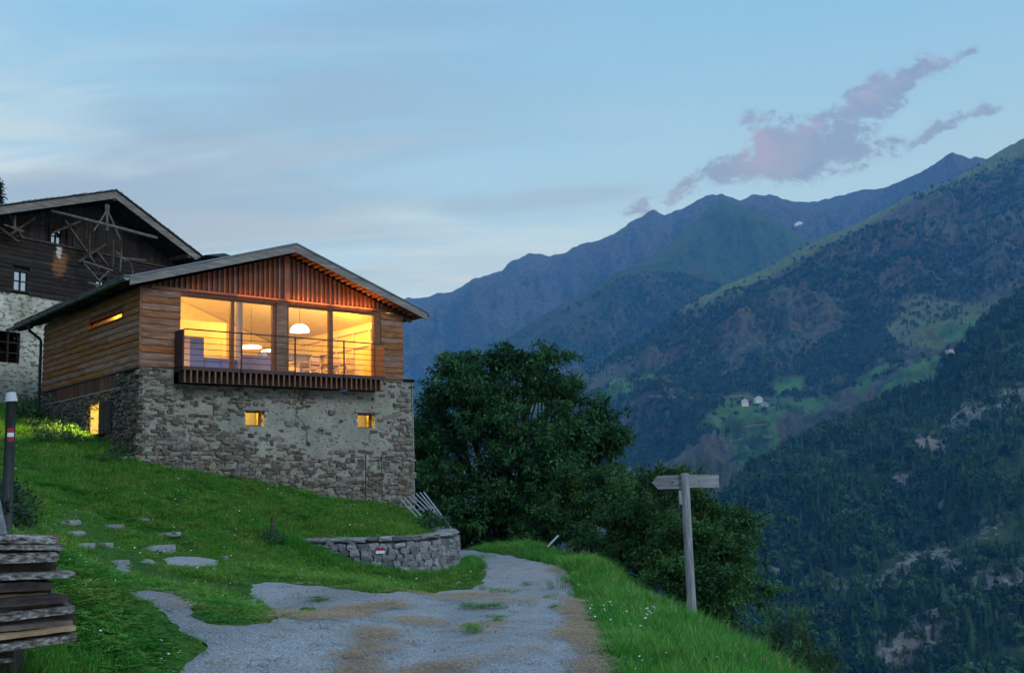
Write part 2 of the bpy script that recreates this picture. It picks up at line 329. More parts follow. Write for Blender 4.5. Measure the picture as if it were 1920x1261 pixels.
WALLC = [(-6.9,24.5),(-5.6,24.15),(-4.6,23.85),(-3.6,23.6),(-2.75,23.7),(-2.05,24.2),(-1.68,25.0),(-1.62,26.0),(-1.85,27.6),(-2.3,29.6),(-2.9,31.6)]
TPOLY = WALLC+[(-3.5,33.5),(-6,40),(-30,60),(-60,40),(-40,25),(-12,24.6)]
def T(x, y):
    x = np.asarray(x, float); y = np.asarray(y, float)
    ins = inpoly(x, y, TPOLY); d = segdist(x, y, TPOLY); sd_ = np.where(ins, d, -d)
    dw = segdist(x, y, WALLC[2:], False)
    fw = np.clip((dw-0.15)*1.0, 0.07, 1.5)
    wgt = np.clip(sd_/fw*0.5+0.5, 0, 1); wgt = wgt*wgt*(3-2*wgt)
    z = f_low(x, y)*(1-wgt)+f_up(x, y)*wgt
    near = np.clip((60-np.hypot(x, y-20))/30, 0, 1)
    p = np.stack([x, y, x*0], -1)
    return z+near*(0.05*fbm(p*0.7, 3)+0.02*fbm(p*3.1, 3))
def groundhit(px, py, y0=2.0, y1=48.0):
    px = np.atleast_1d(np.asarray(px, float)); py = np.atleast_1d(np.asarray(py, float)); d = ray(px, py)
    Ys = np.concatenate([np.arange(y0, 16, 0.07), np.arange(16, y1, 0.14)]); p = d[:,None,:]*Ys[None,:,None]
    h = p[...,2] <= T(p[...,0], p[...,1]); i = np.argmax(h, 1); i = np.where(h.any(1), i, np.argmin(abs(Ys-30)))
    res = p[np.arange(len(px)), i].copy(); res[:,2] = T(res[:,0], res[:,1]); return res
def G(px, py): return groundhit([px], [py])[0]
ROADPX = [(300,1330),(345,1262),(398,1216),(375,1196),(340,1186),(310,1160),(285,1135),(255,1120),(250,1110),(290,1107),(335,1116),(358,1135),(372,1147),(362,1158),(400,1169),(450,1172),(510,1168),(520,1156),(505,1140),(475,1118),(468,1105),(490,1091),(560,1095),(625,1103),(690,1111),(700,1117),(740,1110),(820,1108),(885,1106),(905,1092),(912,1075),(905,1060),(882,1048),(850,1046),(820,1038),(850,1030),(900,1034),(960,1042),(1030,1056),(1062,1070),(1075,1092),(1080,1120),(1092,1152),(1112,1190),(1128,1225),(1142,1262),(1165,1320)]
g_ = groundhit([p[0] for p in ROADPX], [p[1] for p in ROADPX])[:, :2]
ROAD = [tuple(q) for q in g_]+[(2.0,4.0),(2.0,-4),(-1.8,-4),(-2.2,4.0)]
PATCHES = []
for pl in ([(528,1151),(560,1141),(592,1136),(590,1150),(560,1158),(535,1158)],): PATCHES.append([tuple(q) for q in groundhit([p[0] for p in pl], [p[1] for p in pl])[:, :2]])
ASPH2 = []
for pl in ([(305,1047),(330,1042),(370,1043),(408,1051),(400,1062),(350,1064),(318,1060)], [(205,1066),(225,1060),(250,1062),(240,1072),(212,1074)], [(262,1048),(285,1046),(290,1056),(268,1058)]):
    ASPH2.append([tuple(q) for q in groundhit([p[0] for p in pl], [p[1] for p in pl])[:, :2]])
def wob(x, y, a=0.09):
    p = np.stack([x, y, x*0], -1); return x+a*fbm(p*2.3+5, 3)+.045*fbm(p*8+5, 3), y+a*fbm(p*2.3+50, 3)+.045*fbm(p*8+90, 3)
def _sd(x, y, p): d = segdist(x, y, p); return np.where(inpoly(x, y, p), d, -d)
def roadsd(x, y):
    x, y = wob(x, y); r = _sd(x, y, ROAD)
    for p in PATCHES: r = np.minimum(r, -_sd(x, y, p))
    for p in ASPH2: r = np.maximum(r, _sd(x, y, p))
    return r
def onroad(x, y):
    x, y = wob(x, y); r = inpoly(x, y, ROAD)
    for p in PATCHES: r &= ~inpoly(x, y, p)
    for p in ASPH2: r |= inpoly(x, y, p)
    return r
# ------------------------------------------------------------------ ground sheet
def axis(lo, hi, step, a, b, g=1.16):
    c = list(np.arange(lo, hi+1e-6, step)); s = step; q = hi
    while q < b: s *= g; q += s; c.append(min(q, b))
    s = step; q = lo
    while q > a: s *= g; q -= s; c.insert(0, max(q, a))
    return np.array(c)
ax_ = axis(-17, 6, 0.13, -4500, 7800); ay_ = axis(4, 34, 0.13, -280, 9300)
GX, GY = np.meshgrid(ax_, ay_); nxx, nyy = len(ax_), len(ay_)
def gridfaces(nx, ny):
    i = np.arange(nx*ny).reshape(ny, nx); return np.stack([i[:-1,:-1], i[:-1,1:], i[1:,1:], i[1:,:-1]], -1).reshape(-1, 4)
GZ = T(GX.ravel(), GY.ravel()).reshape(GX.shape)
_m = (GX > -9) & (GX < 3.5) & (GY < 37) & (GY > -5); GZ[_m] -= 0.06*np.clip((roadsd(GX[_m], GY[_m])-.02)/.10, 0, 1)
me = npmesh('ground', np.stack([GX.ravel(), GY.ravel(), GZ.ravel()], -1), gridfaces(nxx, nyy), True)
M['soil'] = mat('grassy_soil', [(0.3,(.025,.075,.014)),(0.6,(.045,.12,.02)),(0.85,(.09,.13,.035))], 3, (1,1,1), 6, 1.0, 0.8, 30, spec=0.1)
tag(link('ground', me, M['soil']), kind='structure')
# road
def roadmat():
    m = bpy.data.materials.new('worn_asphalt'); m.use_nodes = True; n = NT(m.node_tree)
    o = n.n('ShaderNodeOutputMaterial'); b = n.n('ShaderNodeBsdfPrincipled'); n.l(b.outputs[0], o.inputs[0]); b.inputs['Roughness'].default_value = 0.9; b.inputs['Specular IOR Level'].default_value = 0.25
    t = n.n('ShaderNodeTexCoord'); v_ = t.outputs['Object']
    c = n.ramp(n.noise(v_, 1.1, 5, 0.6), [(0.3,(.27,.27,.27)),(0.55,(.36,.36,.36)),(0.75,(.42,.42,.42))])
    od = n.n('ShaderNodeAttribute', attribute_name='old'); c = n.mix(n.math('MULTIPLY', od.outputs['Fac'], 0.85), c, (.15,.145,.15))
    c = n.mix(n.maprange(n.noise(v_, 7, 6, 0.75), 0.42, 0.62, 0, .5), c, n.mix(0.5, c, (.12,.12,.12)))
    c = n.mix(n.maprange(n.noise(v_, 48, 3, 0.8), 0.38, 0.62, 0, 1), n.mix(0.55, c, (.06,.06,.065)), n.mix(0.35, c, (.62,.62,.62)))
    vo = n.n('ShaderNodeTexVoronoi', feature='F1'); vo.inputs['Scale'].default_value = 38; n.l(v_, vo.inputs['Vector'])
    c = n.mix(n.maprange(vo.outputs['Distance'], 0.0, 0.32, 0.65, 0), c, (.085,.085,.09))
    at = n.n('ShaderNodeAttribute', attribute_name='dirt')
    dn = n.math('ADD', at.outputs['Fac'], n.math('MULTIPLY', n.math('SUBTRACT', n.noise(n.vmap(v_, (1.0,2.6,1)), 4, 6, 0.7), 0.5), 1.3))
    c = n.mix(n.maprange(dn, 0.75, 1.35, 0, 0.24), c, n.mix(n.maprange(n.noise(v_, 30, 4, 0.7), 0.4, 0.6, 0, 1), (.085,.058,.038), (.27,.20,.135)))
    # cracks
    vc = n.n('ShaderNodeTexVoronoi', feature='DISTANCE_TO_EDGE'); vc.inputs['Scale'].default_value = 0.9
    wv = n.n('ShaderNodeVectorMath', operation='ADD'); n.l(v_, wv.inputs[0]); ns = n.n('ShaderNodeTexNoise'); ns.inputs['Scale'].default_value = 3; n.l(v_, ns.inputs['Vector']); n.l(ns.outputs['Color'], wv.inputs[1]); n.l(wv.outputs[0], vc.inputs['Vector'])
    c = n.mix(n.math('MULTIPLY', n.maprange(vc.outputs['Distance'], 0.0, 0.014, 1, 0), n.maprange(n.noise(v_, 0.8, 2), 0.5, 0.6, 0, 0.7)), c, (.05,.05,.05))
    n.l(c, b.inputs['Base Color'])
    bp = n.n('ShaderNodeBump'); bp.inputs['Strength'].default_value = 0.7; bp.inputs['Distance'].default_value = 0.012; n.l(n.noise(v_, 60, 4, 0.7), bp.inputs['Height']); n.l(bp.outputs[0], b.inputs['Normal'])
    return m
M['road'] = roadmat()
DIRTPX = [([(480,1160),(540,1150),(600,1145),(690,1138),(760,1130),(770,1140),(700,1152),(640,1165),(560,1170)],.55),([(650,1185),(700,1178),(750,1182),(735,1195),(720,1210),(730,1230),(700,1245),(730,1262),(800,1245),(880,1250),(900,1275),(600,1275),(640,1245),(675,1225),(670,1205)],.85),([(740,1160),(830,1170),(820,1178),(750,1172)],.5),([(860,1175),(930,1172),(940,1182),(890,1190)],.5),([(830,1245),(900,1236),(980,1228),(985,1238),(900,1252)],.7),([(1060,1130),(1085,1125),(1095,1155),(1115,1190),(1130,1225),(1150,1275),(1080,1275),(1060,1245),(1090,1225),(1070,1205),(1030,1200),(1075,1185),(1060,1160)],.85),([(980,1225),(1030,1218),(1060,1225),(1100,1240),(1060,1242)],.6),([(700,1112),(760,1110),(900,1112),(960,1122),(1050,1135),(1000,1142),(860,1130),(760,1128)],.28),([(1020,1060),(1060,1075),(1072,1100),(1060,1110),(1040,1080)],.45)]
DIRT = [([tuple(q) for q in groundhit([p[0] for p in pl], [p[1] for p in pl])[:, :2]], s) for pl, s in DIRTPX]
def dirtat(x, y):
    r = np.zeros(x.shape)
    for pl, s in DIRT:
        d = segdist(x, y, pl); ins = inpoly(x, y, pl); r = np.maximum(r, s*np.clip(0.5+np.where(ins, d, -d)/0.16, 0, 1))
    return r
rx = np.arange(-8.5, 3.2, 0.07); ry = np.arange(-4, 36.0, 0.07)
RX, RY = np.meshgrid(rx, ry); fx, fy = RX.ravel(), RY.ravel()
rs_ = roadsd(fx, fy); inr = (rs_ > -0.04).reshape(RX.shape)
FQ = gridfaces(len(rx), len(ry)); keep = inr.ravel()[FQ].all(1)
FQ = FQ[keep]; used, inv = np.unique(FQ, return_inverse=True)
FQ = inv.reshape(FQ.shape)
xs, ys = fx[used], fy[used]
sdv = rs_[used]; nb = np.abs(sdv) < .085; gxx = (roadsd(xs[nb]+.02, ys[nb])-roadsd(xs[nb]-.02, ys[nb]))/.04; gyy = (roadsd(xs[nb], ys[nb]+.02)-roadsd(xs[nb], ys[nb]-.02))/.04; gl = np.maximum(gxx**2+gyy**2, .3)
edge = np.zeros(len(used), bool); cnt = np.bincount(FQ.ravel(), minlength=len(used)); edge[cnt < 4] = True; em = edge[nb]
xs = xs.copy(); ys = ys.copy(); xs[nb] -= np.clip(sdv[nb]*gxx/gl, -.08, .08)*em; ys[nb] -= np.clip(sdv[nb]*gyy/gl, -.08, .08)*em
Vr = np.stack([xs, ys, np.zeros_like(xs)], -1)
Vr[:,2] = T(xs, ys)+0.012*np.where(edge, 0.0, 1.0)-.006
me = npmesh('road', Vr, FQ, True)
OLDP = [tuple(q) for q in groundhit(*zip(*[(236,1098),(700,1098),(702,1122),(560,1142),(510,1185),(410,1225),(330,1275),(236,1275)]))[:, :2]]
_in = inpoly(xs, ys, OLDP); _d = segdist(xs, ys, OLDP); a = me.attributes.new('old', 'FLOAT', 'POINT'); a.data.foreach_set('value', np.clip(.5+np.where(_in, _d, -_d)/.5, 0, 1).astype(np.float32))
a = me.attributes.new('dirt', 'FLOAT', 'POINT'); a.data.foreach_set('value', dirtat(xs, ys).astype(np.float32))
tag(link('road', me, M['road']), kind='structure')
# ------------------------------------------------------------------ mountains
def slopemat(name, rock=(.16,.13,.14), scrub=(.055,.060,.035), grass=(.045,.085,.03), dark=(.012,.030,.018), meadow=(.050,.16,.045), sc=0.01, bump=8.0):
    m = bpy.data.materials.new(name); m.use_nodes = True; n = NT(m.node_tree)
    o = n.n('ShaderNodeOutputMaterial'); b = n.n('ShaderNodeBsdfPrincipled'); n.l(b.outputs[0], o.inputs[0]); b.inputs['Roughness'].default_value = 1.0; b.inputs['Specular IOR Level'].default_value = 0.05
    t = n.n('ShaderNodeTexCoord'); v_ = t.outputs['Object']; at = n.n('ShaderNodeAttribute', attribute_name='cover'); sp_ = n.n('ShaderNodeSeparateColor'); n.l(at.outputs['Color'], sp_.inputs[0])
    n1 = n.noise(v_, sc, 8, 0.65); n2 = n.noise(v_, sc*6, 6, 0.7)
    c = n.mix(n.maprange(n1, 0.4, 0.62, 0, 1), scrub, dark)
    c = n.mix(n.maprange(n2, 0.45, 0.62, 0, 0.7), c, tuple(x*1.5 for x in scrub))
    rk = n.maprange(n.math('ADD', sp_.outputs[0], n.math('MULTIPLY', n.math('SUBTRACT', n2, 0.5), 2.0)), 0.42, 0.62, 0, 1)
    rk = n.math('MULTIPLY', rk, 0.92)
    c = n.mix(rk, c, n.mix(n.maprange(n.noise(v_, sc*14, 5, 0.7), 0.35, 0.65, 0, 1), tuple(x*0.45 for x in rock), rock))
    gs = n.maprange(n.math('ADD', sp_.outputs[2], n.math('MULTIPLY', n.math('SUBTRACT', n1, 0.5), 0.8)), 0.3, 0.7, 0, 0.9)
    c = n.mix(gs, c, n.mix(n.maprange(n2, 0.4, 0.6, 0, 1), grass, tuple(x*1.35 for x in grass)))
    md = n.maprange(sp_.outputs[1], 0.35, 0.6, 0, 1)
    c = n.mix(md, c, n.mix(n.maprange(n.noise(v_, sc*2.5, 5), 0.4, 0.6, 0, 1), tuple(x*1.1 for x in meadow), tuple(x*0.68 for x in meadow)))
    n.l(c, b.inputs['Base Color'])
    bp = n.n('ShaderNodeBump'); bp.inputs['Strength'].default_value = 1.0; bp.inputs['Distance'].default_value = bump; n.l(n2, bp.inputs['Height']); n.l(bp.outputs[0], b.inputs['Normal'])
    return m
SURF = {}
def mountain(name, ridge, foot, px0, px1, dpx, nt, amp, freq, jag, m, cover, ystretch=1.0, gull=0.5, label=None, curve=1.0, back=1500):
    rp = np.array(ridge, float); fp = np.array(foot, float)
    pxs = np.arange(px0, px1+dpx, dpx); ts = np.linspace(0, 1, nt)
    PX, TT = np.meshgrid(pxs, ts)
    ry_, rY = np.interp(pxs, rp[:,0], rp[:,1]), np.interp(pxs, rp[:,0], rp[:,2])
    fy_, fY = np.interp(pxs, fp[:,0], fp[:,1]), np.interp(pxs, fp[:,0], fp[:,2])
    A = P(pxs, fy_, fY); B = P(pxs, ry_, rY)
    V = A[None]*(1-TT[...,None])+B[None]*TT[...,None]
    if curve != 1.0: V[...,2] = (A[None]*(1-TT[...,None]**curve)+B[None]*TT[...,None]**curve)[...,2]
    q = V*freq; q2 = q*np.array([1,1,0.28*ystretch])
    n1 = fbm(q2+3, 6, 0.55, True)*gull+fbm(q*0.9+40, 6, 0.55)*(1-gull)
    tap = np.clip((1-TT)*5, 0.0, 1)
    PY = fy_[None]*(1-TT)+ry_[None]*TT
    if name == 'middle_mountain':
        e_ = np.minimum(segdist(PX, PY, [(1380,790),(1460,770),(1640,740),(1800,660)], False)/90., segdist(PX, PY, [(1150,735),(1160,735)], False)/60.); tap = tap*np.clip(e_, .12, 1)
    V[...,2] += amp*n1*tap*0.8; V[...,1] -= amp*n1*tap*1.1
    jj = fbm(np.stack([V[...,0], V[...,1]*0, V[...,0]*0], -1)*freq*8, 5, 0.62)*jag
    V[...,2] += jj*np.clip(1-np.abs(1-TT)*14, 0, 1)
    # land behind the crest falls away
    Bk = []
    for k, fr in enumerate((0.03, 0.12, 0.4, 1.0)):
        r = V[-1].copy(); r[:,1] += back*fr; r[:,2] -= back*fr*0.62; r[:,2] = np.maximum(r[:,2], -340); Bk.append(r)
    Vall = np.concatenate([V, np.array(Bk)], 0); ny = Vall.shape[0]; nx = len(pxs)
    sx_, sy_ = proj(V.reshape(-1, 3)); sx_ = sx_.reshape(PX.shape); sy_ = sy_.reshape(PX.shape)
    cv_ = cover(sx_, sy_, TT, V)
    me = npmesh(name, Vall.reshape(-1, 3), gridfaces(nx, ny), True)
    cc = np.concatenate([cv_, np.repeat(cv_[-1:], len(Bk), 0)], 0).reshape(-1, 3); setcol(me, 'cover', cc)
    o = tag(link(name, me, m), kind='structure')
    SURF[name] = (V, sx_, sy_, cv_)
    return o
def onsurf(name, px, py):
    V, sx_, sy_, _ = SURF[name]; d = (sx_-px)**2+(sy_-py)**2; i = np.unravel_index(np.argmin(d), d.shape); return V[i]
MEAD = [[(1118,748),(1150,712),(1176,707),(1192,728),(1182,742),(1142,760),(1108,768)],[(1192,712),(1215,692),(1246,681),(1238,698),(1205,720)],
 [(1306,802),(1330,775),(1356,760),(1345,744),(1400,741),(1450,752),(1484,744),(1500,765),(1462,775),(1455,800),(1462,822),(1450,850),(1392,872),(1372,838),(1364,812),(1335,806)],
 [(1450,716),(1500,702),(1506,734),(1450,748)],[(1498,748),(1555,737),(1546,762),(1520,776),(1490,766)],[(1600,735),(1615,710),(1640,690),(1670,682),(1665,696),(1640,712),(1618,738)],
 [(1655,722),(1700,690),(1735,670),(1776,662),(1768,682),(1742,712),(1735,722),(1690,740),(1662,750),(1642,748)],[(1565,800),(1620,765),(1650,745),(1682,750),(1650,775),(1600,797),(1580,806)],
 [(1770,692),(1800,668),(1838,640),(1828,665),(1800,686)],[(1765,608),(1850,594),(1842,628),(1780,645),(1760,630)]]
PAST = [[(1690,553),(1760,560),(1830,568),(1895,552),(1892,575),(1858,600),(1850,645),(1780,660),(1700,650),(1660,620),(1690,590)]]
def masks(sx_, sy_, polys, wobble=5):
    q = np.stack([sx_, sy_, sx_*0], -1)/14.0; a = sx_+wobble*fbm(q, 3); b = sy_+wobble*fbm(q+9, 3); r = np.zeros(sx_.shape)
    for p in polys: r = np.maximum(r, inpoly(a, b, p)*1.0)
    return r
def cov_far(sx_, sy_, TT, V):
    h = fbm(V*0.0012, 5); c = np.zeros(V.shape); c[...,0] = np.clip(0.95-0.9*np.clip((0.62-TT)*2.2, 0, 1)+0.3*h, 0, 1); c[...,2] = np.clip((0.72-TT)*3+h*0.8, 0, 1)*0.85
    return c
def cov_spur(sx_, sy_, TT, V):
    h = fbm(V*0.002, 5); c = np.zeros(V.shape); c[...,0] = np.clip((TT-0.72)*2.2+h*0.9+.25*fbm(V*np.array([1,1,.2])*.012, 4), 0, .75); c[...,2] = np.clip((TT-0.25)*3+h, 0, 1); return c
def cov_lobe(sx_, sy_, TT, V):
    h = fbm(V*0.003, 5); c = np.zeros(V.shape); c[...,0] = np.clip(0.18+0.6*h, 0, 1)*0.6; c[...,2] = np.clip((TT-0.9)*6+h*0.8, 0, 0.8)*(sx_ > 1080); return c
def cov_mid(sx_, sy_, TT, V):
    h = fbm(V*0.0035, 5); c = np.zeros(V.shape); c[...,0] = np.clip(0.10+0.75*h, 0, 1)*0.55
    rl = np.interp(sx_, [1000,1290,1440,1500,1620,1700,1790,1850,1920,2500], [760,568,498,465,412,370,333,298,259,70]); dd = sy_-rl
    band = np.clip(1-dd/np.interp(sx_, [1250,1350,1500,1700,1800,1920], [10,45,34,16,36,60]), 0, 1)
    c[...,2] = np.clip(np.maximum(band*1.3, masks(sx_, sy_, PAST, 14)*0.62)+h*0.3*(band > 0), 0, 1)
    c[...,1] = masks(sx_, sy_, MEAD); c[...,0] *= (1-c[...,1]); return c
def cov_near(sx_, sy_, TT, V):
    h = fbm(V*np.array([1,1,1.0])*0.006, 6, 0.6); band = np.zeros(sx_.shape)
    for (a, b, s) in (((1740,830),(1900,740),34),((1620,950),(1760,870),26),((1560,1140),(1760,1040),30),((1400,1040),(1520,1060),60),((1640,1240),(1920,1060),42),((1520,1090),(1600,1120),30),((1860,760),(1930,740),30),((1700,1010),(1850,1090),30)):
        band = np.maximum(band, np.exp(-(segdist(sx_, sy_, [a, b], False)/s)**2))
    c = np.zeros(V.shape); c[...,0] = np.clip(0.10+0.5*band*(1+1.6*fbm(V*np.array([1,1,.35])*0.03+7, 4))+0.55*fbm(V*0.018+3, 5), 0, 1)*np.clip((1-TT)*6, 0, 1); c[...,2] = 0.15; return c
M['m_far'] = slopemat('far_ridge_rock', rock=(.17,.155,.175), sc=0.0022, bump=60, scrub=(.05,.055,.045), grass=(.05,.085,.03), dark=(.015,.035,.03))
M['m_spur'] = slopemat('alpine_grass_spur', rock=(.16,.12,.12), sc=0.003, bump=30, scrub=(.05,.055,.04), grass=(.055,.085,.032))
M['m_lobe'] = slopemat('wooded_lobe', sc=0.005, bump=20, rock=(.17,.14,.13), scrub=(.075,.075,.055), dark=(.018,.045,.028))
M['m_mid'] = slopemat('middle_slope', sc=0.007, bump=10, rock=(.15,.145,.145), scrub=(.11,.10,.082), grass=(.12,.15,.06), dark=(.028,.068,.04), meadow=(.095,.20,.065))
M['m_near'] = slopemat('near_rocky_slope', sc=0.02, bump=4, rock=(.36,.33,.33), scrub=(.055,.085,.038), grass=(.06,.11,.035), dark=(.02,.05,.024))
mountain('mountain_ridge', [(-150,700,9000),(250,640,9000),(600,602,9000),(700,585,8900),(755,563,8800),(800,555,8700),(855,545,8600),(890,521,8600),(912,517,8600),(940,508,8500),(975,479,8400),(1000,476,8400),(1025,482,8400),(1060,472,8400),(1090,459,8300),(1128,450,8300),(1165,429,8200),(1195,408,8200),(1225,393,8100),(1245,401,8100),(1262,398,8100),(1295,379,8000),(1325,368,8000),(1352,363,7900),(1380,374,7900),(1410,368,8000),(1450,365,8200),(1475,373,8300),(1515,377,8400),(1560,372,8400),(1600,358,8300),(1660,352,8000),(1700,336,7700),(1725,326,7500),(1760,303,7300),(1785,286,7200),(1800,288,7200),(1815,293,7200),(1832,290,7200),(1850,296,7200),(1870,287,7200),(1925,262,7200),(2200,180,7200),(2550,120,7200)],
         [(-150,990,6400),(250,960,6400),(2550,760,6000)], -150, 2550, 3.2, 170, 430, 0.0014, 34, M['m_far'], cov_far, ystretch=0.7, gull=0.75, curve=1.15)
mountain('grassy_spur', [(1080,600,6000),(1130,545,6000),(1180,502,6100),(1240,470,6200),(1290,428,6350),(1325,392,6500),(1352,372,6600),(1378,384,6550),(1405,390,6500),(1432,402,6450),(1465,420,6400),(1500,438,6400),(1530,455,6400),(1600,520,6300),(1700,600,6200)],
         [(1080,760,5300),(1700,760,5300)], 1080, 1700, 3.0, 120, 190, 0.0026, 10, M['m_spur'], cov_spur, ystretch=0.5, gull=0.8, back=700)
mountain('wooded_lobe', [(500,880,5200),(700,800,5200),(850,716,5200),(900,675,5200),(940,642,5200),(1000,602,5200),(1060,566,5250),(1110,541,5300),(1160,508,5300),(1200,498,5350),(1240,494,5350),(1300,496,5350),(1345,510,5350),(1380,530,5350),(1500,600,5300),(1750,720,5200)],
         [(500,990,4300),(1750,900,4200)], 500, 1750, 3.0, 110, 120, 0.0028, 6, M['m_lobe'], cov_lobe, gull=0.5, back=700)
mountain('middle_mountain', [(560,900,3300),(800,830,3400),(950,770,3500),(1040,730,3550),(1090,702,3600),(1150,668,3650),(1200,642,3700),(1245,604,3750),(1290,570,3800),(1350,540,3850),(1400,518,3900),(1450,494,4000),(1500,466,4050),(1560,438,4100),(1620,412,4150),(1700,370,4200),(1745,352,4250),(1790,333,4300),(1850,299,4350),(1920,259,4400),(2050,200,4400),(2550,60,4400)],
         [(560,1080,2300),(1300,1060,2100),(1500,960,2300),(2550,900,2300)], 560, 2550, 2.4, 260, 190, 0.0034, 8, M['m_mid'], cov_mid, ystretch=.8, gull=0.6, back=900)
mountain('near_mountain', [(1150,1420,1500),(1250,1250,1480),(1310,1060,1480),(1345,960,1480),(1368,915,1500),(1402,886,1540),(1450,852,1590),(1490,838,1620),(1530,812,1650),(1590,790,1700),(1640,760,1750),(1700,738,1800),(1755,706,1850),(1795,664,1900),(1835,610,1950),(1865,580,2000),(1920,548,2100),(2050,470,2150),(2550,300,2300)],
         [(1150,1560,760),(2550,1500,760)], 1150, 2550, 3.0, 330, 60, 0.0065, 6, M['m_near'], cov_near, ystretch=0.6, gull=0.6, back=420)
# snow patch, tracks, farm buildings on the middle mountain
def ribbon(name, surf, pts, wpx, m, lift=4, kind='structure'):
    pts = np.array(pts, float); k = np.arange(0, len(pts)-0.999, 0.25); xs_ = np.interp(k, np.arange(len(pts)), pts[:,0]); ys_ = np.interp(k, np.arange(len(pts)), pts[:,1]); V = []
    for a_, b_ in zip(xs_, ys_):
        for s in (1, -1):
            p = onsurf(surf, a_, b_); V.append(np.array(P(a_, b_+s*wpx/2, p[1]-lift*2)))
    V = np.array(V); n_ = len(xs_); V2 = V.copy(); V2[:,2] -= 6; V2[:,1] += 10
    F = [(2*i, 2*i+1, 2*i+3, 2*i+2) for i in range(n_-1)]+[(2*i, 2*i+2, 2*n_+2*i+2, 2*n_+2*i) for i in range(n_-1)]
    return tag(link(name, npmesh(name, np.concatenate([V, V2]), F), m), kind=kind)
M['track'] = plain('pale_track', (.30,.28,.27), 1.0)
M['verge'] = plain('mown_bank', (.10,.26,.08), 1.0)
for pts, wd, mm in (([(1218,741),(1245,742),(1262,743),(1300,744)],1.2,'track'),([(1350,744),(1400,742),(1440,748),(1470,747),(1500,744)],1.2,'track'),([(1310,781),(1345,779),(1365,780)],1.2,'track'),([(1368,828),(1395,821),(1425,815),(1450,818)],2.2,'track'),([(1395,799),(1420,796),(1440,794)],1.4,'track'),([(1408,793),(1430,787),(1448,785)],1.0,'verge'),([(1620,760),(1640,755),(1662,748)],2.0,'track'),([(1560,800),(1580,802)],1.6,'track'),([(1662,716),(1690,700),(1712,684),(1730,672)],1.2,'verge'),([(1772,691),(1795,674),(1815,658),(1826,648)],1.4,'verge'),([(1384,848),(1410,846),(1440,842)],1.2,'verge')):
    ribbon('farm_track', 'middle_mountain', pts, wd, M[mm])
sn = MB(); c0 = onsurf('mountain_ridge', 1498, 419)
nn = [P(x, y, c0[1]-60) for x, y in ((1489,422),(1493,417),(1499,415),(1506,417),(1503,420),(1497,422),(1492,424))]
sn.hull([tuple(p) for p in nn], [tuple(p+np.array([0,60,-20])) for p in nn]); tag(sn.build('snow_patch', M['snow']), kind='structure')
def farmhouse(px, py, wpx, hpx, rot, wallc, roofc, label, lift=4.0):
    p = onsurf('middle_mountain', px, py); wd = wpx/F_PX*p[1]; hh = hpx/F_PX*p[1]; dp = wd*0.75
    t = empty('farmhouse', tuple(p+np.array([0,-14,-2+lift])), rot, label, 'farmhouse', 'farm buildings on the mountain meadows')
    wl = MB(); wl.box(-wd/2, wd/2, -dp/2, dp/2, -8, hh*0.6); wl.hull([(-wd/2,-dp/2,hh*.6),(wd/2,-dp/2,hh*.6),(0,-dp/2,hh*.95)], [(-wd/2,dp/2,hh*.6),(wd/2,dp/2,hh*.6),(0,dp/2,hh*.95)]); wl.build('wall', M[wallc], t)
    rf = MB()
    for s in (-1, 1): rf.hull([(0,-dp/2-1.2,hh),(s*(wd/2+1.2),-dp/2-1.2,hh*.57),(s*(wd/2+1.2),-dp/2-1.2,hh*.57+.5),(0,-dp/2-1.2,hh+.6)], [(0,dp/2+1.2,hh),(s*(wd/2+1.2),dp/2+1.2,hh*.57),(s*(wd/2+1.2),dp/2+1.2,hh*.57+.5),(0,dp/2+1.2,hh+.6)])
    rf.build('roof', M[roofc], t)
    for k in (-.28, 0, .28):
        for zz_ in (.12, .38): box('window', M['dark'], t, wd*k-.9, wd*k+.9, -dp/2-.15, -dp/2+.1, hh*zz_, hh*zz_+1.9)
M['froof'] = plain('dark_roof', (.045,.04,.05), 0.9); M['rroof'] = plain('red_roof', (.20,.045,.04), 0.9); M['fwall'] = plain('whitewash', (.70,.70,.72), 0.9); M['fbrown'] = plain('farm_timber', (.14,.075,.06), 0.9); M['fgrey'] = plain('grey_hall', (.36,.40,.44), 0.9)
farmhouse(1384,765,9,6,.3,'fwall','froof','small white farm building lowest at the left end of the white hamlet')
farmhouse(1393,759,13,10,.2,'fwall','froof','tall white farmhouse with dark roof in the hamlet amid green meadows')
farmhouse(1403,758,8,8,-.5,'fbrown','rroof','narrow brown barn with red roof beside the tall white farmhouse')
farmhouse(1419,752,14,9,.2,'fwall','froof','white farmhouse uppermost in the hamlet with dark roof')
farmhouse(1431,762,15,7,.1,'fgrey','fgrey','grey hall with pale roof at the right end of the hamlet')
farmhouse(1778,661,18,9,.3,'fwall','rroof','white farmhouse with wide dark red roof on the upper meadow')
farmhouse(1788,651,20,7,-.3,'fbrown','froof','long brown barn with dark roof directly above the red roofed farmhouse')
farmhouse(1804,645,16,7,.3,'fwall','froof','small dark roofed building on the slope right of the long barn')
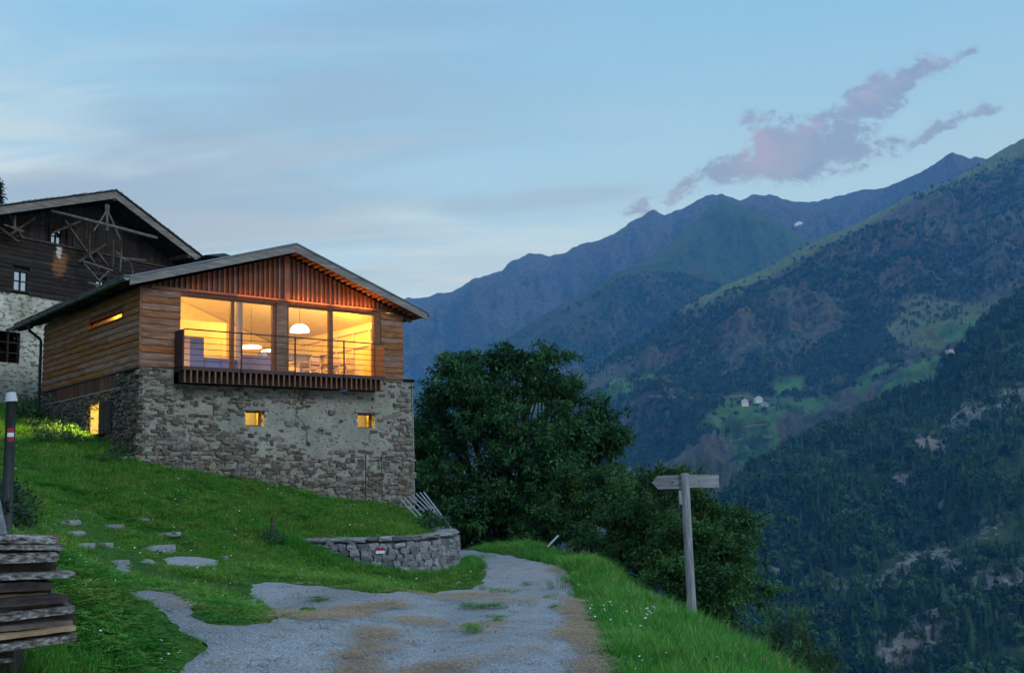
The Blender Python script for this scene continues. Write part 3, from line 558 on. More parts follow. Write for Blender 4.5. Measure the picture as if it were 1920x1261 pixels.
# conifers
def conifer_mesh(seed, tiers=6, sides=7):
    r = random.Random(seed); V = []; F = []
    V += [(0.03*math.cos(a), 0.03*math.sin(a), -.1) for a in (0,2.1,4.2)]+[(0,0,.9)]; F += [(0,1,3),(1,2,3),(2,0,3)]
    for t in range(tiers):
        z0 = 0.06+t*0.86/tiers; z1 = z0+1.9*0.86/tiers; z1 = min(z1, 1.0); rad = 0.19*(1-t/tiers)**0.8+0.02; b = len(V); off = r.random()*6
        for k in range(sides*2):
            a = off+k*math.pi/sides; rr = rad*(r.uniform(.8,1.25) if k % 2 == 0 else r.uniform(.35,.6)); V.append((rr*math.cos(a), rr*math.sin(a), z0-(.03 if k % 2 == 0 else -.05)+r.uniform(-.015,.015)))
        V.append((0,0,z1)); 
        for k in range(sides*2): F.append((b+k, b+(k+1) % (sides*2), b+sides*2))
    me = bpy.data.meshes.new('conifer'); me.from_pydata(V, [], F); me.update(); return me
def broad_mesh(seed, n=46):
    r = random.Random(seed); V = [(.03,0,-.2),(-.02,.03,-.2),(-.02,-.03,-.2),(0,0,.6)]; F = [(0,1,3),(1,2,3),(2,0,3)]
    for i in range(n):
        th = r.random()*6.283; ph = math.acos(r.uniform(-.7,1)); k = r.uniform(.6,1); c = Vector((math.cos(th)*math.sin(ph)*.38*k, math.sin(th)*math.sin(ph)*.38*k, .55+.4*math.cos(ph)*k))
        d = Vector((r.gauss(0,1), r.gauss(0,1), r.gauss(0,1))).normalized(); e = d.orthogonal().normalized()*.12; f_ = d.cross(e).normalized()*.12; b = len(V)
        V += [tuple(c+e), tuple(c+f_), tuple(c-e), tuple(c-f_), tuple(c+d*.05)]; F += [(b,b+1,b+4),(b+1,b+2,b+4),(b+2,b+3,b+4),(b+3,b,b+4)]
    me = bpy.data.meshes.new('broad'); me.from_pydata(V, [], F); me.update(); return me
M['conif'] = mat('conifer_needles', [(0.3,(.014,.038,.018)),(0.7,(.030,.070,.032))], 0.5, rough=1.0, rnd=0.35, spec=0.05)
M['conif2'] = mat('larch_needles', [(0.3,(.030,.075,.026)),(0.7,(.055,.12,.042))], 0.5, rough=1.0, rnd=0.3, spec=0.05)
CM = [conifer_mesh(i) for i in range(4)]+[broad_mesh(9), broad_mesh(10)]
for i, c in enumerate(CM): c.materials.append(M['conif' if i in (0,1,4) else 'conif2'])
def scatter(name, pts, scl, rz, srcs, m=None, kind='stuff', tilt=None, label=None):
    """one object whose geometry nodes put a copy of one of srcs on each of its points"""
    pts = np.asarray(pts, np.float32); me = bpy.data.meshes.new(name); me.vertices.add(len(pts)); me.vertices.foreach_set('co', pts.ravel())
    for nm, arr, ty in (('scl', scl, 'FLOAT'), ('idx', rng.integers(0, len(srcs), len(pts)), 'INT')):
        at = me.attributes.new(nm, ty, 'POINT'); at.data.foreach_set('value', np.asarray(arr, np.float32 if ty == 'FLOAT' else np.int32))
    rot = np.zeros((len(pts), 3), np.float32); rot[:,2] = rz
    if tilt is not None: rot[:,:2] = tilt
    at = me.attributes.new('rot', 'FLOAT_VECTOR', 'POINT'); at.data.foreach_set('vector', rot.ravel())
    o = link(name, me, None); ng = bpy.data.node_groups.new(name+'_nodes', 'GeometryNodeTree')
    ng.interface.new_socket('Geometry', in_out='INPUT', socket_type='NodeSocketGeometry'); ng.interface.new_socket('Geometry', in_out='OUTPUT', socket_type='NodeSocketGeometry')
    nd = ng.nodes; gi = nd.new('NodeGroupInput'); go = nd.new('NodeGroupOutput'); ip = nd.new('GeometryNodeInstanceOnPoints'); gj = nd.new('GeometryNodeJoinGeometry')
    for s in reversed(srcs):
        ob = nd.new('GeometryNodeObjectInfo'); ob.inputs['Object'].default_value = s; ob.inputs['As Instance'].default_value = True; ng.links.new(ob.outputs['Geometry'], gj.inputs[0])
    def na(nm, ty):
        a_ = nd.new('GeometryNodeInputNamedAttribute'); a_.data_type = ty; a_.inputs[0].default_value = nm; return [q for q in a_.outputs if q.enabled][0]
    ng.links.new(gi.outputs[0], ip.inputs['Points']); ng.links.new(gj.outputs[0], ip.inputs['Instance']); ip.inputs['Pick Instance'].default_value = True
    ng.links.new(na('idx', 'INT'), ip.inputs['Instance Index']); ng.links.new(na('scl', 'FLOAT'), ip.inputs['Scale'])
    er = nd.new('FunctionNodeEulerToRotation'); ng.links.new(na('rot', 'FLOAT_VECTOR'), er.inputs[0]); ng.links.new(er.outputs[0], ip.inputs['Rotation'])
    ng.links.new(ip.outputs[0], go.inputs[0])
    md = o.modifiers.new('scatter', 'NODES'); md.node_group = ng
    tag(o, label, kind=kind); return o
def surfpoints(name, n, dens, t0=0.0, t1=1.0):
    V, sx_, sy_, cv_ = SURF[name]; ny, nx, _ = V.shape
    i = rng.uniform(t0*(ny-1), t1*(ny-1)-0.01, n); j = rng.uniform(0, nx-1.01, n); i0 = i.astype(int); j0 = j.astype(int); fi = (i-i0)[:,None]; fj = (j-j0)[:,None]
    p = (V[i0,j0]*(1-fi)+V[i0+1,j0]*fi)*(1-fj)+(V[i0,j0+1]*(1-fi)+V[i0+1,j0+1]*fi)*fj; c = cv_[i0,j0]; d = dens(p, sx_[i0,j0], sy_[i0,j0], c, i/(ny-1)); k = rng.random(n) < d
    return p[k], sx_[i0,j0][k], sy_[i0,j0][k]
srcs = []
for i, c in enumerate(CM):
    p = onsurf('near_mountain', 1600+70*i, 1000+20*i)
    o = link('conifer' if i < 4 else 'broadleaf_tree', c); o.location = tuple(p); srcs.append(o); o.scale = (1,1,1)
# the source trees stand at unit height scaled by instances; their own objects are real trees too
def dn(p, sx_, sy_, c, t):
    h = fbm(p*0.011, 4); return np.clip(0.62+h*1.3, 0.05, 1)*(1-np.clip(c[:,0]*1.6-.35, 0, 0.8))*(c[:,1] < .5)
pn, sxn, syn = surfpoints('near_mountain', 52000, dn, 0.0, 1.0)
vis = (sxn < 2180) & (syn < 1360); pn, sxn, syn = pn[vis], sxn[vis], syn[vis]
sc_n = 7+18*rng.random(len(pn))**1.6*np.where(fbm(pn*0.008+9, 2) > 0, 1, .8)
order = np.argsort(-sc_n/pn[:,1]*((sxn > 1400) & (syn < 1262) & (sxn < 1915) & (sxn > np.interp(syn, [850,1100,1262], [1380,1440,1580])))); big = order[:300-6]; rest = order[300-6:]
for k, i in enumerate(big):
    s = srcs[k % 6] ; o = bpy.data.objects.new(s.name.split('.')[0], s.data); COL.objects.link(o)
    o.location = tuple(pn[i]); o.scale = (sc_n[i],)*3; o.rotation_euler = (0,0,rng.uniform(0, 6.28))
    tag(o, 'dark green %s on the near rocky mountainside across the gorge' % ('conifer' if k % 6 < 4 else 'rounded broadleaf tree'), 'tree', 'trees on the near rocky mountainside')
PROTO = []
for i, (s, c) in enumerate(zip(srcs, CM)):            # unit-size sources are swapped for properly sized trees
    V0 = np.array([v.co[:] for v in c.vertices]); me = c.copy(); me.vertices.foreach_set('co', (V0*13).astype(np.float32).ravel()); me.update(); s.data = me
    tag(s, 'dark green %s on the near rocky mountainside across the gorge' % ('conifer' if i < 4 else 'rounded broadleaf tree'), 'tree', 'trees on the near rocky mountainside')
scatter('forest', pn[rest], sc_n[rest]/13, rng.uniform(0, 6.28, len(rest)), srcs, label='dense conifer forest on the near rocky mountainside')
def dm(p, sx_, sy_, c, t):
    h = fbm(p*np.array([1,1,.6])*0.0032, 5); past = masks(sx_, sy_, PAST, 6); low = np.clip((sy_-700)/120, 0, 1)*0.5
    diag = np.exp(-(segdist(sx_, sy_, [(1330,850),(1560,700),(1700,560)], False)/45)**2)*1.0
    d = np.clip(0.34+h*2.4+low+diag, 0.02, 1)*(1-0.85*past)*(1-np.clip(c[:,2]*1.1, 0, .9)*(past < .5)); return d*np.where(c[:,1] < .35, 1, 0)+(c[:,1] >= .35)*.035
pm, sxm, sym = surfpoints('middle_mountain', 80000, dm, 0.25, 0.995)
vis = (sxm > 1050) & (sxm < 1990) & (sym < 1000); pm = pm[vis]
scatter('forest', pm, rng.uniform(10, 20, len(pm))/13, rng.uniform(0, 6.28, len(pm)), srcs, label='patchy conifer forest on the middle mountain around the meadows')
def dl(p, sx_, sy_, c, t):
    h = fbm(p*0.003, 4); return np.clip(0.35+h*2, 0, 1)*(t < 0.93+0.05*h)
pl_, sxl, syl = surfpoints('wooded_lobe', 24000, dl, 0.3, 0.99)
vis = (sxl > 740) & (sxl < 1420); pl_ = pl_[vis]
scatter('forest', pl_, rng.uniform(14, 24, len(pl_))/13, rng.uniform(0, 6.28, len(pl_)), srcs, label='conifer forest on the wooded lobe below the grassy spur')
# ------------------------------------------------------------------ haze (the valley air)
hz = MB().box(-7500, 7900, -300, 10600, -353, 3950).mesh("haze"); HAZE_D = 0.8e-4
hm = bpy.data.materials.new('valley_air'); hm.use_nodes = True; n = NT(hm.node_tree); o = n.n('ShaderNodeOutputMaterial')
pv = n.n('ShaderNodeVolumePrincipled'); pv.inputs['Color'].default_value = (.10,.41,1.0,1); pv.inputs['Absorption Color'].default_value = (1,1,1,1); pv.inputs['Density'].default_value = HAZE_D; pv.inputs['Anisotropy'].default_value = 0.0
n.l(pv.outputs[0], o.inputs['Volume'])
tag(link('haze', hz, hm), kind='stuff')
# ------------------------------------------------------------------ stone helpers
def stone_mesh(seed, amp=0.16, flat=0.35):
    r = random.Random(seed); bm = bmesh.new(); bmesh.ops.create_cube(bm, size=1.0)
    bmesh.ops.subdivide_edges(bm, edges=bm.edges[:], cuts=1, use_grid_fill=True)
    for v in bm.verts:
        n_ = v.co.normalized()*0.55; v.co = v.co.lerp(n_, 0.42); v.co += Vector((r.uniform(-amp, amp)*.55, r.uniform(-amp, amp)*.5, r.uniform(-amp, amp)*.55))
    me = bpy.data.meshes.new('stone'); bm.to_mesh(me); bm.free()
    cols = np.ones((len(me.vertices), 3)); setcol(me, 'tint', cols); return me
SM = {}
def stones_of(matname, n=12):
    if matname not in SM:
        SM[matname] = [stone_mesh(100+i) for i in range(n)]
        for s in SM[matname]: s.materials.append(M[matname])
    return SM[matname]
def place_stones(items, parent, matname, limit, joined_name='small_stones'):
    """items: (centre, size(3), rot(3)); the largest `limit` become objects, the rest one joined part"""
    ms = stones_of(matname); items = sorted(items, key=lambda q: -q[1][0]*q[1][2]); V = []; F = []; tint = []
    for k, (c, s, r) in enumerate(items):
        me = ms[k % len(ms)]
        if k < limit:
            o = bpy.data.objects.new('stone', me); COL.objects.link(o); o.parent = parent; o.location = c; o.scale = s; o.rotation_euler = r
        else:
            mx = Matrix.LocRotScale(Vector(c), __import__('mathutils').Euler(r), Vector(s)); b = len(V); V += [tuple(mx @ v.co) for v in me.vertices]; F += [tuple(i+b for i in p.vertices) for p in me.polygons]
            tint += [random.uniform(0.55, 1.5)]*len(me.vertices)
    if V:
        me = bpy.data.meshes.new(joined_name); me.from_pydata(V, [], F); me.update(); t_ = np.array(tint)[:,None]*np.ones((1,3)); setcol(me, 'tint', t_)
        tag(link(joined_name, me, M[matname], parent), kind='stuff')
# ------------------------------------------------------------------ the converted barn
S_ = 26/24.0
WD, WR, LH = 8.21, 8.61, 7.69            # wooden width, stone width, length
RIX, RIZ, SL, SR = 4.22, 3.68, 0.31, 0.345
def rooftop(x): return RIZ-(RIX-x)*SL if x < RIX else RIZ-(x-RIX)*SR
TH = 0.26
house = empty('barn_house', tuple(HO), YAW, 'timber and rubble stone barn house with lit picture windows under a low gable roof', 'house')
gz = lambda x, y: float(T(*(HO+HX*x+HY*y)[:2]))-HO[2]      # ground level in house coordinates
# stone walls as gridded sheets with real openings, 0.55 m deep
WT = 0.5
fopen = [(2.96, 3.54, -1.49, -1.05), (6.58, 7.2, -1.50, -1.05)]
sopen = [(2.55, 3.52, -1.58, -0.76)]
def wallsheet(name, L, top, gfun, opens, place, m, base_name='mortar_core'):
    st_ = 0.07; us = [0.0]; zs = []
    ucuts = sorted(set([0, L]+[o[0] for o in opens]+[o[1] for o in opens])); zb = min(gfun(0), gfun(L))-0.5
    zcuts = sorted(set([zb, 0.0]+[o[2] for o in opens]+[o[3] for o in opens]+[top(0)]+[t for t in (-.08, -.42)]))
    def sub(cuts): 
        r = []
        for a_, b_ in zip(cuts[:-1], cuts[1:]): k = max(1, int((b_-a_)/st_)); r += [a_+(b_-a_)*i/k for i in range(k)]
        return np.array(r+[cuts[-1]])
    U, Zz = sub(ucuts), sub(zcuts); V = []; F = []
    for z_ in Zz:
        for u_ in U: V.append((u_, z_))
    V = np.array(V); q = np.stack([V[:,0], V[:,1]*1.6, V[:,0]*0], -1); d = 0.02*fbm(q*2.2, 4)+0.012*fbm(q*7, 3)
    nu = len(U)
    for i in range(len(Zz)-1):
        for j in range(nu-1):
            cu, cz = (U[j]+U[j+1])/2, (Zz[i]+Zz[i+1])/2
            if any(o[0] < cu < o[1] and o[2] < cz < o[3] for o in opens) or cz > top(cu) or cz < gfun(cu)-0.6: continue
            F.append((i*nu+j, i*nu+j+1, (i+1)*nu+j+1, (i+1)*nu+j))
    return link(base_name, npmesh(name, [place(u_, z_, dd) for (u_, z_), dd in zip(V, d)], F), m, house)
bal0, bal1 = 0.92, 7.2
ftop = lambda u_: 0.0 if (u_ < bal0 or u_ > bal1) else -0.42
wallsheet('front', WR, ftop, lambda u_: gz(u_, -.1), fopen, lambda u_, z_, d: (u_, 0.03-d, z_), M['plaster'], 'plaster_wall')
def stop_(u_): return -0.42 if 1.46 < u_ < 6.45 else -0.08
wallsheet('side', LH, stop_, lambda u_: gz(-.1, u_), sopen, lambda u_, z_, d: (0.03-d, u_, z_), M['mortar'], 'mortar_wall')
# right flank and back (seen from the side)
wb = MB(); zb = -5.2
wb.box(WR-0.06, WR-0.03, 0.0, LH, zb, 0); wb.box(0.05, WR, LH-.03, LH, zb, 0); wb.build('plaster_wall', M['plaster'], house)
# top slabs of the stone wall, reveals
box('wall_cap', M['stone'], house, WD+.003, WR+.03, -.03, 0.5, -.05, .02, j=.01)
for (a_, b_, c_, d_) in fopen:
    rv = MB(); e = .06
    rv.box(a_-e, a_, .035, WT, c_-e, d_+e); rv.box(b_, b_+e, .035, WT, c_-e, d_+e); rv.box(a_, b_, .035, WT, c_-e, c_); rv.box(a_, b_, .035, WT, d_, d_+e)
    rv.build('window_reveal', M['oldplaster'], house)
    fr = MB(); f_ = .05; fr.box(a_, a_+f_, .30, .35, c_, d_); fr.box(b_-f_, b_, .30, .35, c_, d_); fr.box(a_+f_, b_-f_, .30, .35, c_, c_+f_); fr.box(a_+f_, b_-f_, .30, .35, d_-f_, d_)
    fo = fr.build('window', M['frame'], house); box('pane', M['glass'], fo, a_+f_, b_-f_, .32, .325, c_+f_, d_-f_)
    box('lintel', M['grey'], house, a_-.12, b_+.12, -.012, .03, d_+.002, d_+.06, j=.01)
for (a_, b_, c_, d_) in sopen:
    rv = MB(); e = .06
    rv.box(.035, WT, a_-e, a_, c_-e, d_+e, j=.012); rv.box(.035, WT, b_, b_+e, c_-e, d_+e, j=.012); rv.box(.035, WT, a_, b_, c_-e, c_); rv.box(.035, WT, a_, b_, d_, d_+e)
    rv.build('window_reveal', M['oldplaster'], house)
    sh = box('shutter', M['dark'], house, -.10, -.055, 1.72, 2.53, c_-.02, d_+.03); box('board', M['olddark'], sh, -.115, -.102, 1.75, 2.1, c_, d_+.01); box('board', M['olddark'], sh, -.115, -.102, 2.13, 2.5, c_, d_+.01)
    box('sill', M['stone'], house, -.10, .3, a_-.1, b_+.1, c_-.07, c_-.002)
# rubble stones of the front
def pmask(x, z):        # how much plaster covers the stones here
    p = np.array([[x*1.1, z*1.4, 0]]); nz_ = float(fbm(p, 4)[0])
    up_ = 1/(1+math.exp(-(x-2.7+nz_*1.8)*3)); low = 1/(1+math.exp(-(z+2.35-0.5*nz_)*5)); rt = 1/(1+math.exp((x-8.25+nz_)*4)); tp = 1/(1+math.exp((z+.62+0.4*nz_)*6)) if x < 5 else 1
    return max(0, up_*low*max(rt, .3)*max(tp, .35)), nz_
def rubble(L, z0fun, ztop, opens, place, pm, wmin, wmax, hmin, hmax, big_low=True):
    items = []; z_ = -5.0
    while z_ < 0:
        h = random.uniform(hmin, hmax)*(1.25 if (big_low and z_ < -2.0) else 1); u_ = random.uniform(-.1, .1)
        while u_ < L:
            wd = random.uniform(wmin, wmax)*random.choice((.6, 1, 1, 1.5)); hh = h*random.uniform(.75, 1.25); cu, cz = u_+wd/2, z_+h/2+random.uniform(-.02, .02); u_ += wd*0.97
            if cu > L-.02: continue
            if cz < z0fun(cu)-.15 or cz+hh*.35 > ztop(cu): continue
            if any(o[0]-wd*.42 < cu < o[1]+wd*.42 and o[2]-hh*.45 < cz < o[3]+hh*.45 for o in opens): continue
            pr, nz_ = pm(cu, cz)
            if random.random() < pr*0.95: continue
            if random.random() < 0.05: continue
            prot = 0.035*(1-pr*0.95)+random.uniform(-.015, .02)
            items.append((place(cu, cz, prot), (wd*1.05, 0.15, hh*1.1), (random.uniform(-.08,.08), random.uniform(-.14,.14), random.uniform(-.06,.06))))
        z_ += h*0.97
    return items
itf = rubble(WR, lambda u_: gz(u_, -.15), lambda u_: ftop(u_), fopen, lambda u_, z_, p: (u_, .075-p, z_), lambda x, z: (lambda q: (max(q[0], .5 if z > -1.7 else .12), q[1]))(pmask(x, z)), .08, .26, .05, .115)
place_stones(itf, house, 'stone', 190)
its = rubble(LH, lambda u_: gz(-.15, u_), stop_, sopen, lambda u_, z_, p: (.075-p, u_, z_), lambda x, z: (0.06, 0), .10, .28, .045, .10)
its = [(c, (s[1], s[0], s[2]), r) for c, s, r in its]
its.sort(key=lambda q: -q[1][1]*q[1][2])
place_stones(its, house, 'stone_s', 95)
itr = rubble(LH-.3, lambda u_: gz(WR+.1, u_+.2), lambda u_: 0.0, [], lambda u_, z_, p: (WR-.105+p, u_+.2, z_), lambda x, z: (0.25, 0), .2, .5, .09, .16)
place_stones([(c, (s[1], s[0], s[2]), r) for c, s, r in itr], house, 'stone', 0, 'stonework')
# cracks in the plaster
for pts in ([(4.42,-.75),(4.55,-.98),(4.5,-1.15),(4.78,-1.45),(4.85,-1.62),(4.83,-1.8),(4.95,-2.1)], [(8.3,-1.3),(8.05,-1.6),(7.93,-1.95),(7.95,-2.3)], [(7.1,-1.52),(6.95,-1.75),(7.0,-1.95)]):
    cr_ = MB(); P2 = []
    for (x, z), (x2, z2) in zip(pts[:-1], pts[1:]):
        for k in range(4): P2.append((x+(x2-x)*k/4+random.uniform(-.02,.02), z+(z2-z)*k/4))
    up_ = [(x+random.uniform(.004,.022), -.012, z) for x, z in P2]; dn_ = [(x-random.uniform(.004,.018), -.012, z) for x, z in P2]
    for i in range(len(P2)-1): cr_.add([dn_[i], up_[i], up_[i+1], dn_[i+1], (dn_[i][0], .03, dn_[i][2]), (up_[i][0], .03, up_[i][2])], [(0,1,2,3)])
    cr_.build('crack', M['mortar'], house)
# horizontal larch cladding
def claddings(u0, u1, z0, z1, place, mk, rows, cuts, opens=()):
    hgt = (z1-z0)/rows; k_ = 0
    for r in range(rows):
        za = z0+r*hgt; zb_ = za+hgt-.006; ends = [u0]+sorted(cuts[r % len(cuts)])+[u1]; ends = [e for e in ends if u0 <= e <= u1]
        segs = list(zip(ends[:-1], ends[1:]))
        for o in opens:
            if za < o[3] and zb_ > o[2]:
                ns_ = []
                for a_, b_ in segs:
                    if b_ <= o[0] or a_ >= o[1]: ns_.append((a_, b_)); continue
                    if a_ < o[0]: ns_.append((a_, o[0]))
                    if b_ > o[1]: ns_.append((o[1], b_))
                segs = ns_
        for a_, b_ in segs:
            if b_-a_ < .03: continue
            n_ = max(2, int((b_-a_)/.25)); lo, hi = [], []; dz = random.uniform(-.006,.006); V = []; F = []; out = random.uniform(.030, .040)
            for i in range(n_+1):
                u_ = a_+.002+(b_-a_-.004)*i/n_; wv = .004*math.sin(u_*3.1+r*2.3)+random.uniform(-.002,.002)
                V += [place(u_, za+wv, 0), place(u_, za+wv, out), place(u_, za+hgt*.3+wv, out+.006), place(u_, zb_, .012), place(u_, zb_, 0)]
            for i in range(n_):
                for e in range(4): F.append((i*5+e, i*5+e+1, (i+1)*5+e+1, (i+1)*5+e))
            F += [(4,3,2,1,0), tuple(n_*5+e for e in range(5))]
            me = bpy.data.meshes.new('board'); me.from_pydata(V, [], F); me.update(); link('board', me, M[mk], house)
fpl = lambda u_, z_, o: (u_, -o, z_); spl = lambda u_, z_, o: (-o, u_, z_)
claddings(.0, 1.05, 0.0, 2.03, fpl, 'clad', 11, [[]]); claddings(7.40, WD, 0.0, 2.0, fpl, 'clad', 11, [[]])
slot = (1.14, 3.68, 1.43, 1.60)
claddings(.0, LH, 0.0, 2.10, spl, 'clads', 12, [[2.4,5.1],[3.9],[1.7,4.6],[3.2,6.0],[4.2],[2.2,5.6],[3.6],[1.4,4.9]], (slot,))
MB().box(-.045,-.008,-.045,.0,0,2.06).build('corner_trim', M['clad'], house)
wl = MB()  # sheathing behind the boards
wl.box(.0, 1.05, .0, .12, .0, 2.08); wl.box(7.40, WD, .0, .12, 0, 2.02)
wl.box(.0, .10, .125, LH, .0, slot[2]); wl.box(.0, .10, .125, slot[0], slot[2], slot[3]); wl.box(.0, .10, slot[1], LH, slot[2], slot[3]); wl.box(.0, .10, .125, LH, slot[3], 2.10)
wl.box(WD-.1, WD, .125, LH, 0, 2.0); wl.box(.1, WD-.1, LH-.1, LH, 0, 2.1)
wl.hull([(0,LH-.1,2.1),(WD,LH-.1,2.02),(RIX,LH-.1,RIZ-TH)], [(0,LH,2.1),(WD,LH,2.02),(RIX,LH,RIZ-TH)])
wl.build('sheathing', M['redwood'], house)
sf = MB(); a_, b_, c_, d_ = slot
sf.box(-.06, .12, a_-.03, a_, c_-.03, d_+.03); sf.box(-.06, .12, b_, b_+.03, c_-.03, d_+.03); sf.box(-.06, .12, a_, b_, c_-.03, c_); sf.box(-.06, .12, a_, b_, d_, d_+.03)
box('slot_catch_panel', M['iwall'], house, .52, .55, 1.0, 4.6, 1.25, 2.2); plight_later = [('slot_light', .3, 1.25, 1.72, 22), ('slot_light', .3, 3.0, 1.74, 22)]  # added panel catches two unseen added lights so the slot glows
so = sf.build('slot_window', M['batten'], house); box('pane', M['glass'], so, .06, .065, a_, b_, c_, d_)
# right flank boards
claddings(.0, LH, 0.0, 2.0, lambda u_, z_, o: (WD+o, u_, z_), 'clads', 12, [[2.4,5.1],[3.9],[1.7,4.6]])
# vertical board strip low on the side wall
y_ = 1.48
while y_ < 6.42:
    wv = random.uniform(.09, .2); light = 2.2 < y_ < 3.2
    box('board', M['batten' if (light and random.random() < .5) else 'redwood'], house, -.012-random.uniform(0,.012), .02, y_, min(y_+wv-.012, 6.43), -.42, -.05); y_ += wv
box('strip_sill', M['grey'], house, -.05, .05, 1.42, 6.5, -.46, -.425); box('base_flashing', M['dark'], house, -.055, .0, 0, LH, -.045, -.004)
# gable of vertical battens
gb = MB(); gb.hull([(.0,.07,2.09),(WD,.07,2.09),(WD,.07,2.06),(WD,.07,rooftop(WD)-TH),(RIX,.07,RIZ-TH),(.0,.07,rooftop(0)-TH+.02)][0:1]+[(WD,.07,2.09),(RIX,.07,RIZ-TH-.01)], [(.0,.10,2.09),(WD,.10,2.09),(RIX,.10,RIZ-TH-.01)])
gb.build('gable_board', M['redwood'], house)
bx = 0.30
while bx < 7.95:
    top_ = rooftop(bx)-TH-.02
    if top_-2.13 > .03 and not (RIX-.12 < bx < RIX+.08):
        MB().hull([(bx,.0,2.13),(bx+.05,.0,2.13),(bx+.05,.065,2.13),(bx,.065,2.13)], [(bx,.0,top_),(bx+.05,.0,top_),(bx+.05,.065,top_),(bx,.065,top_)]).build('batten', M['batten'], house)
    bx += .152
box('gable_post', M['frame'], house, RIX-.10, RIX+.06, -.02, .06, 2.13, RIZ-TH-.03)
box('header_beam', M['frame'], house, .25, 7.62, -.035, .07, 2.04, 2.128)
# picture windows
wx = [1.05, 7.28]; z0, z1 = 0.05, 1.93
fr = MB(); fr.box(1.05, 7.40, .0, .12, 1.93, 2.038); fr.box(1.05, 7.40, .0, .12, .0, .05); fr.box(7.16, 7.40, .0, .12, .05, 1.93)
fr.build('window_frame', M['frame'], house)
posts = [(2.50,2.60),(3.76,3.86),(4.20,4.27),(5.60,5.73)]
for i, (a_, b_) in enumerate(posts): box('mullion', M['frame'], house, a_, b_, .01, .12, .05, 1.93)
box('centre_post', M['clad'], house, 3.863, 4.197, -.03, .12, .05, 2.03)
box('mullion', M['frame'], house, 1.05, 1.065, .01, .12, .05, 1.93)
for a_, b_ in ((1.065,2.50),(2.60,3.76),(4.27,5.60),(5.73,7.16)):
    box('pane', M['glass'], house, a_, b_, .05, .056, .05, 1.93)
# balcony
bal = MB().box(bal0, bal1, -.54, -.002, -.10, .0).build('balcony_floor', M['steel'], house)
sx0 = bal0+.03
while sx0 < bal1-.04:
    box('slat', M['frame'], house, sx0, sx0+.045, -.53, -.49, -.42, -.102); sx0 += .168
box('slat_backing', M['olddark'], house, bal0, bal1, -.30, -.27, -.42, -.102); box('balcony_soffit', M['olddark'], house, bal0, bal1, -.485, -.305, -.42, -.40)
MB().box(bal0-.02, bal0+.02, -.54, -.04, .0, .96).build('side_panel', M['steel'], house)
MB().box(bal1-.03, bal1, -.50, -.04, .003, .96).build('side_panel', M['batten'], house)
rl = MB().box(bal0+.02, bal1-.03, -.55, -.51, .95, .98).build('top_rail', M['dark'], house)
for k in range(5): box('rail_bar', M['dark'], house, bal0+.02, bal1-.03, -.535, -.522, .14+k*.158, .155+k*.158)
for x in (2.53, 4.15, 5.74): box('rail_post', M['dark'], house, x-.02, x+.02, -.575, -.552, -.1, .98)
# roof
def roofside(s, y0, y1, tz, b):
    xe = -.49 if s < 0 else 8.82
    return [(RIX, y, rooftop(RIX)+tz) for y in (y0,)], xe
for s, xe, nm in ((-1, -.49, 'roof'), (1, 8.82, 'roof')):
    zr, ze = RIZ, rooftop(xe)
    MB().hull([(RIX,-.46,zr-.13),(xe,-.46,ze-.13),(xe,-.46,ze-.02),(RIX,-.46,zr-.02)], [(RIX,9.5,zr-.13),(xe,9.5,ze-.13),(xe,9.5,ze-.02),(RIX,9.5,zr-.02)]).build('roof', M['olddark'], house)
    MB().hull([(RIX,-.50,zr-.26),(xe,-.50,ze-.24),(xe,-.50,ze-.03),(RIX,-.50,zr-.03)], [(RIX,-.463,zr-.26),(xe,-.463,ze-.24),(xe,-.463,ze-.03),(RIX,-.463,zr-.03)]).build('rake_board', M['rake'], house)
    MB().hull([(RIX,-.53,zr-.03),(xe+s*.03,-.53,ze-.035),(xe+s*.03,-.53,ze+.0),(RIX,-.53,zr+.01)], [(RIX,9.5,zr-.018),(xe+s*.03,9.5,ze-.018),(xe+s*.03,9.5,ze+.0),(RIX,9.5,zr+.01)]).build('roof_sheet', M['zinc'], house)
# lookout rafters under the verge
for i in range(24):
    x = RIX+.12+i*.185
    if x > 8.7: break
    zt = rooftop(x)-.135; MB().hull([(x,-.455,zt-.09),(x+.055,-.455,zt-.09),(x+.055,-.455,zt-.015),(x,-.455,zt-.003)], [(x,.02,zt-.09),(x+.055,.02,zt-.09),(x+.055,.02,zt-.015),(x,.02,zt-.003)]).build('rafter_end', M['clad'], house)
for x in (8.25, 8.5): pass
for k in range(10):
    y = .3+k*.85; zt = rooftop(8.5)-.14
    MB().hull([(8.22,y,rooftop(8.22)-.24),(8.22,y+.08,rooftop(8.22)-.24),(8.22,y+.08,rooftop(8.22)-.135),(8.22,y,rooftop(8.22)-.135)],[(8.8,y,rooftop(8.8)-.22),(8.8,y+.08,rooftop(8.8)-.22),(8.8,y+.08,rooftop(8.8)-.135),(8.8,y,rooftop(8.8)-.135)]).build('rafter_end', M['clad'], house)
    y = .3+k*.95
    MB().hull([(-.45,y,rooftop(-.45)-.22),(-.45,y+.08,rooftop(-.45)-.22),(-.45,y+.08,rooftop(-.45)-.135),(-.45,y,rooftop(-.45)-.135)],[(-.01,y,rooftop(0)-.22),(-.01,y+.08,rooftop(0)-.22),(-.01,y+.08,rooftop(0)-.135),(-.01,y,rooftop(0)-.135)]).build('rafter_end', M['olddark'], house)
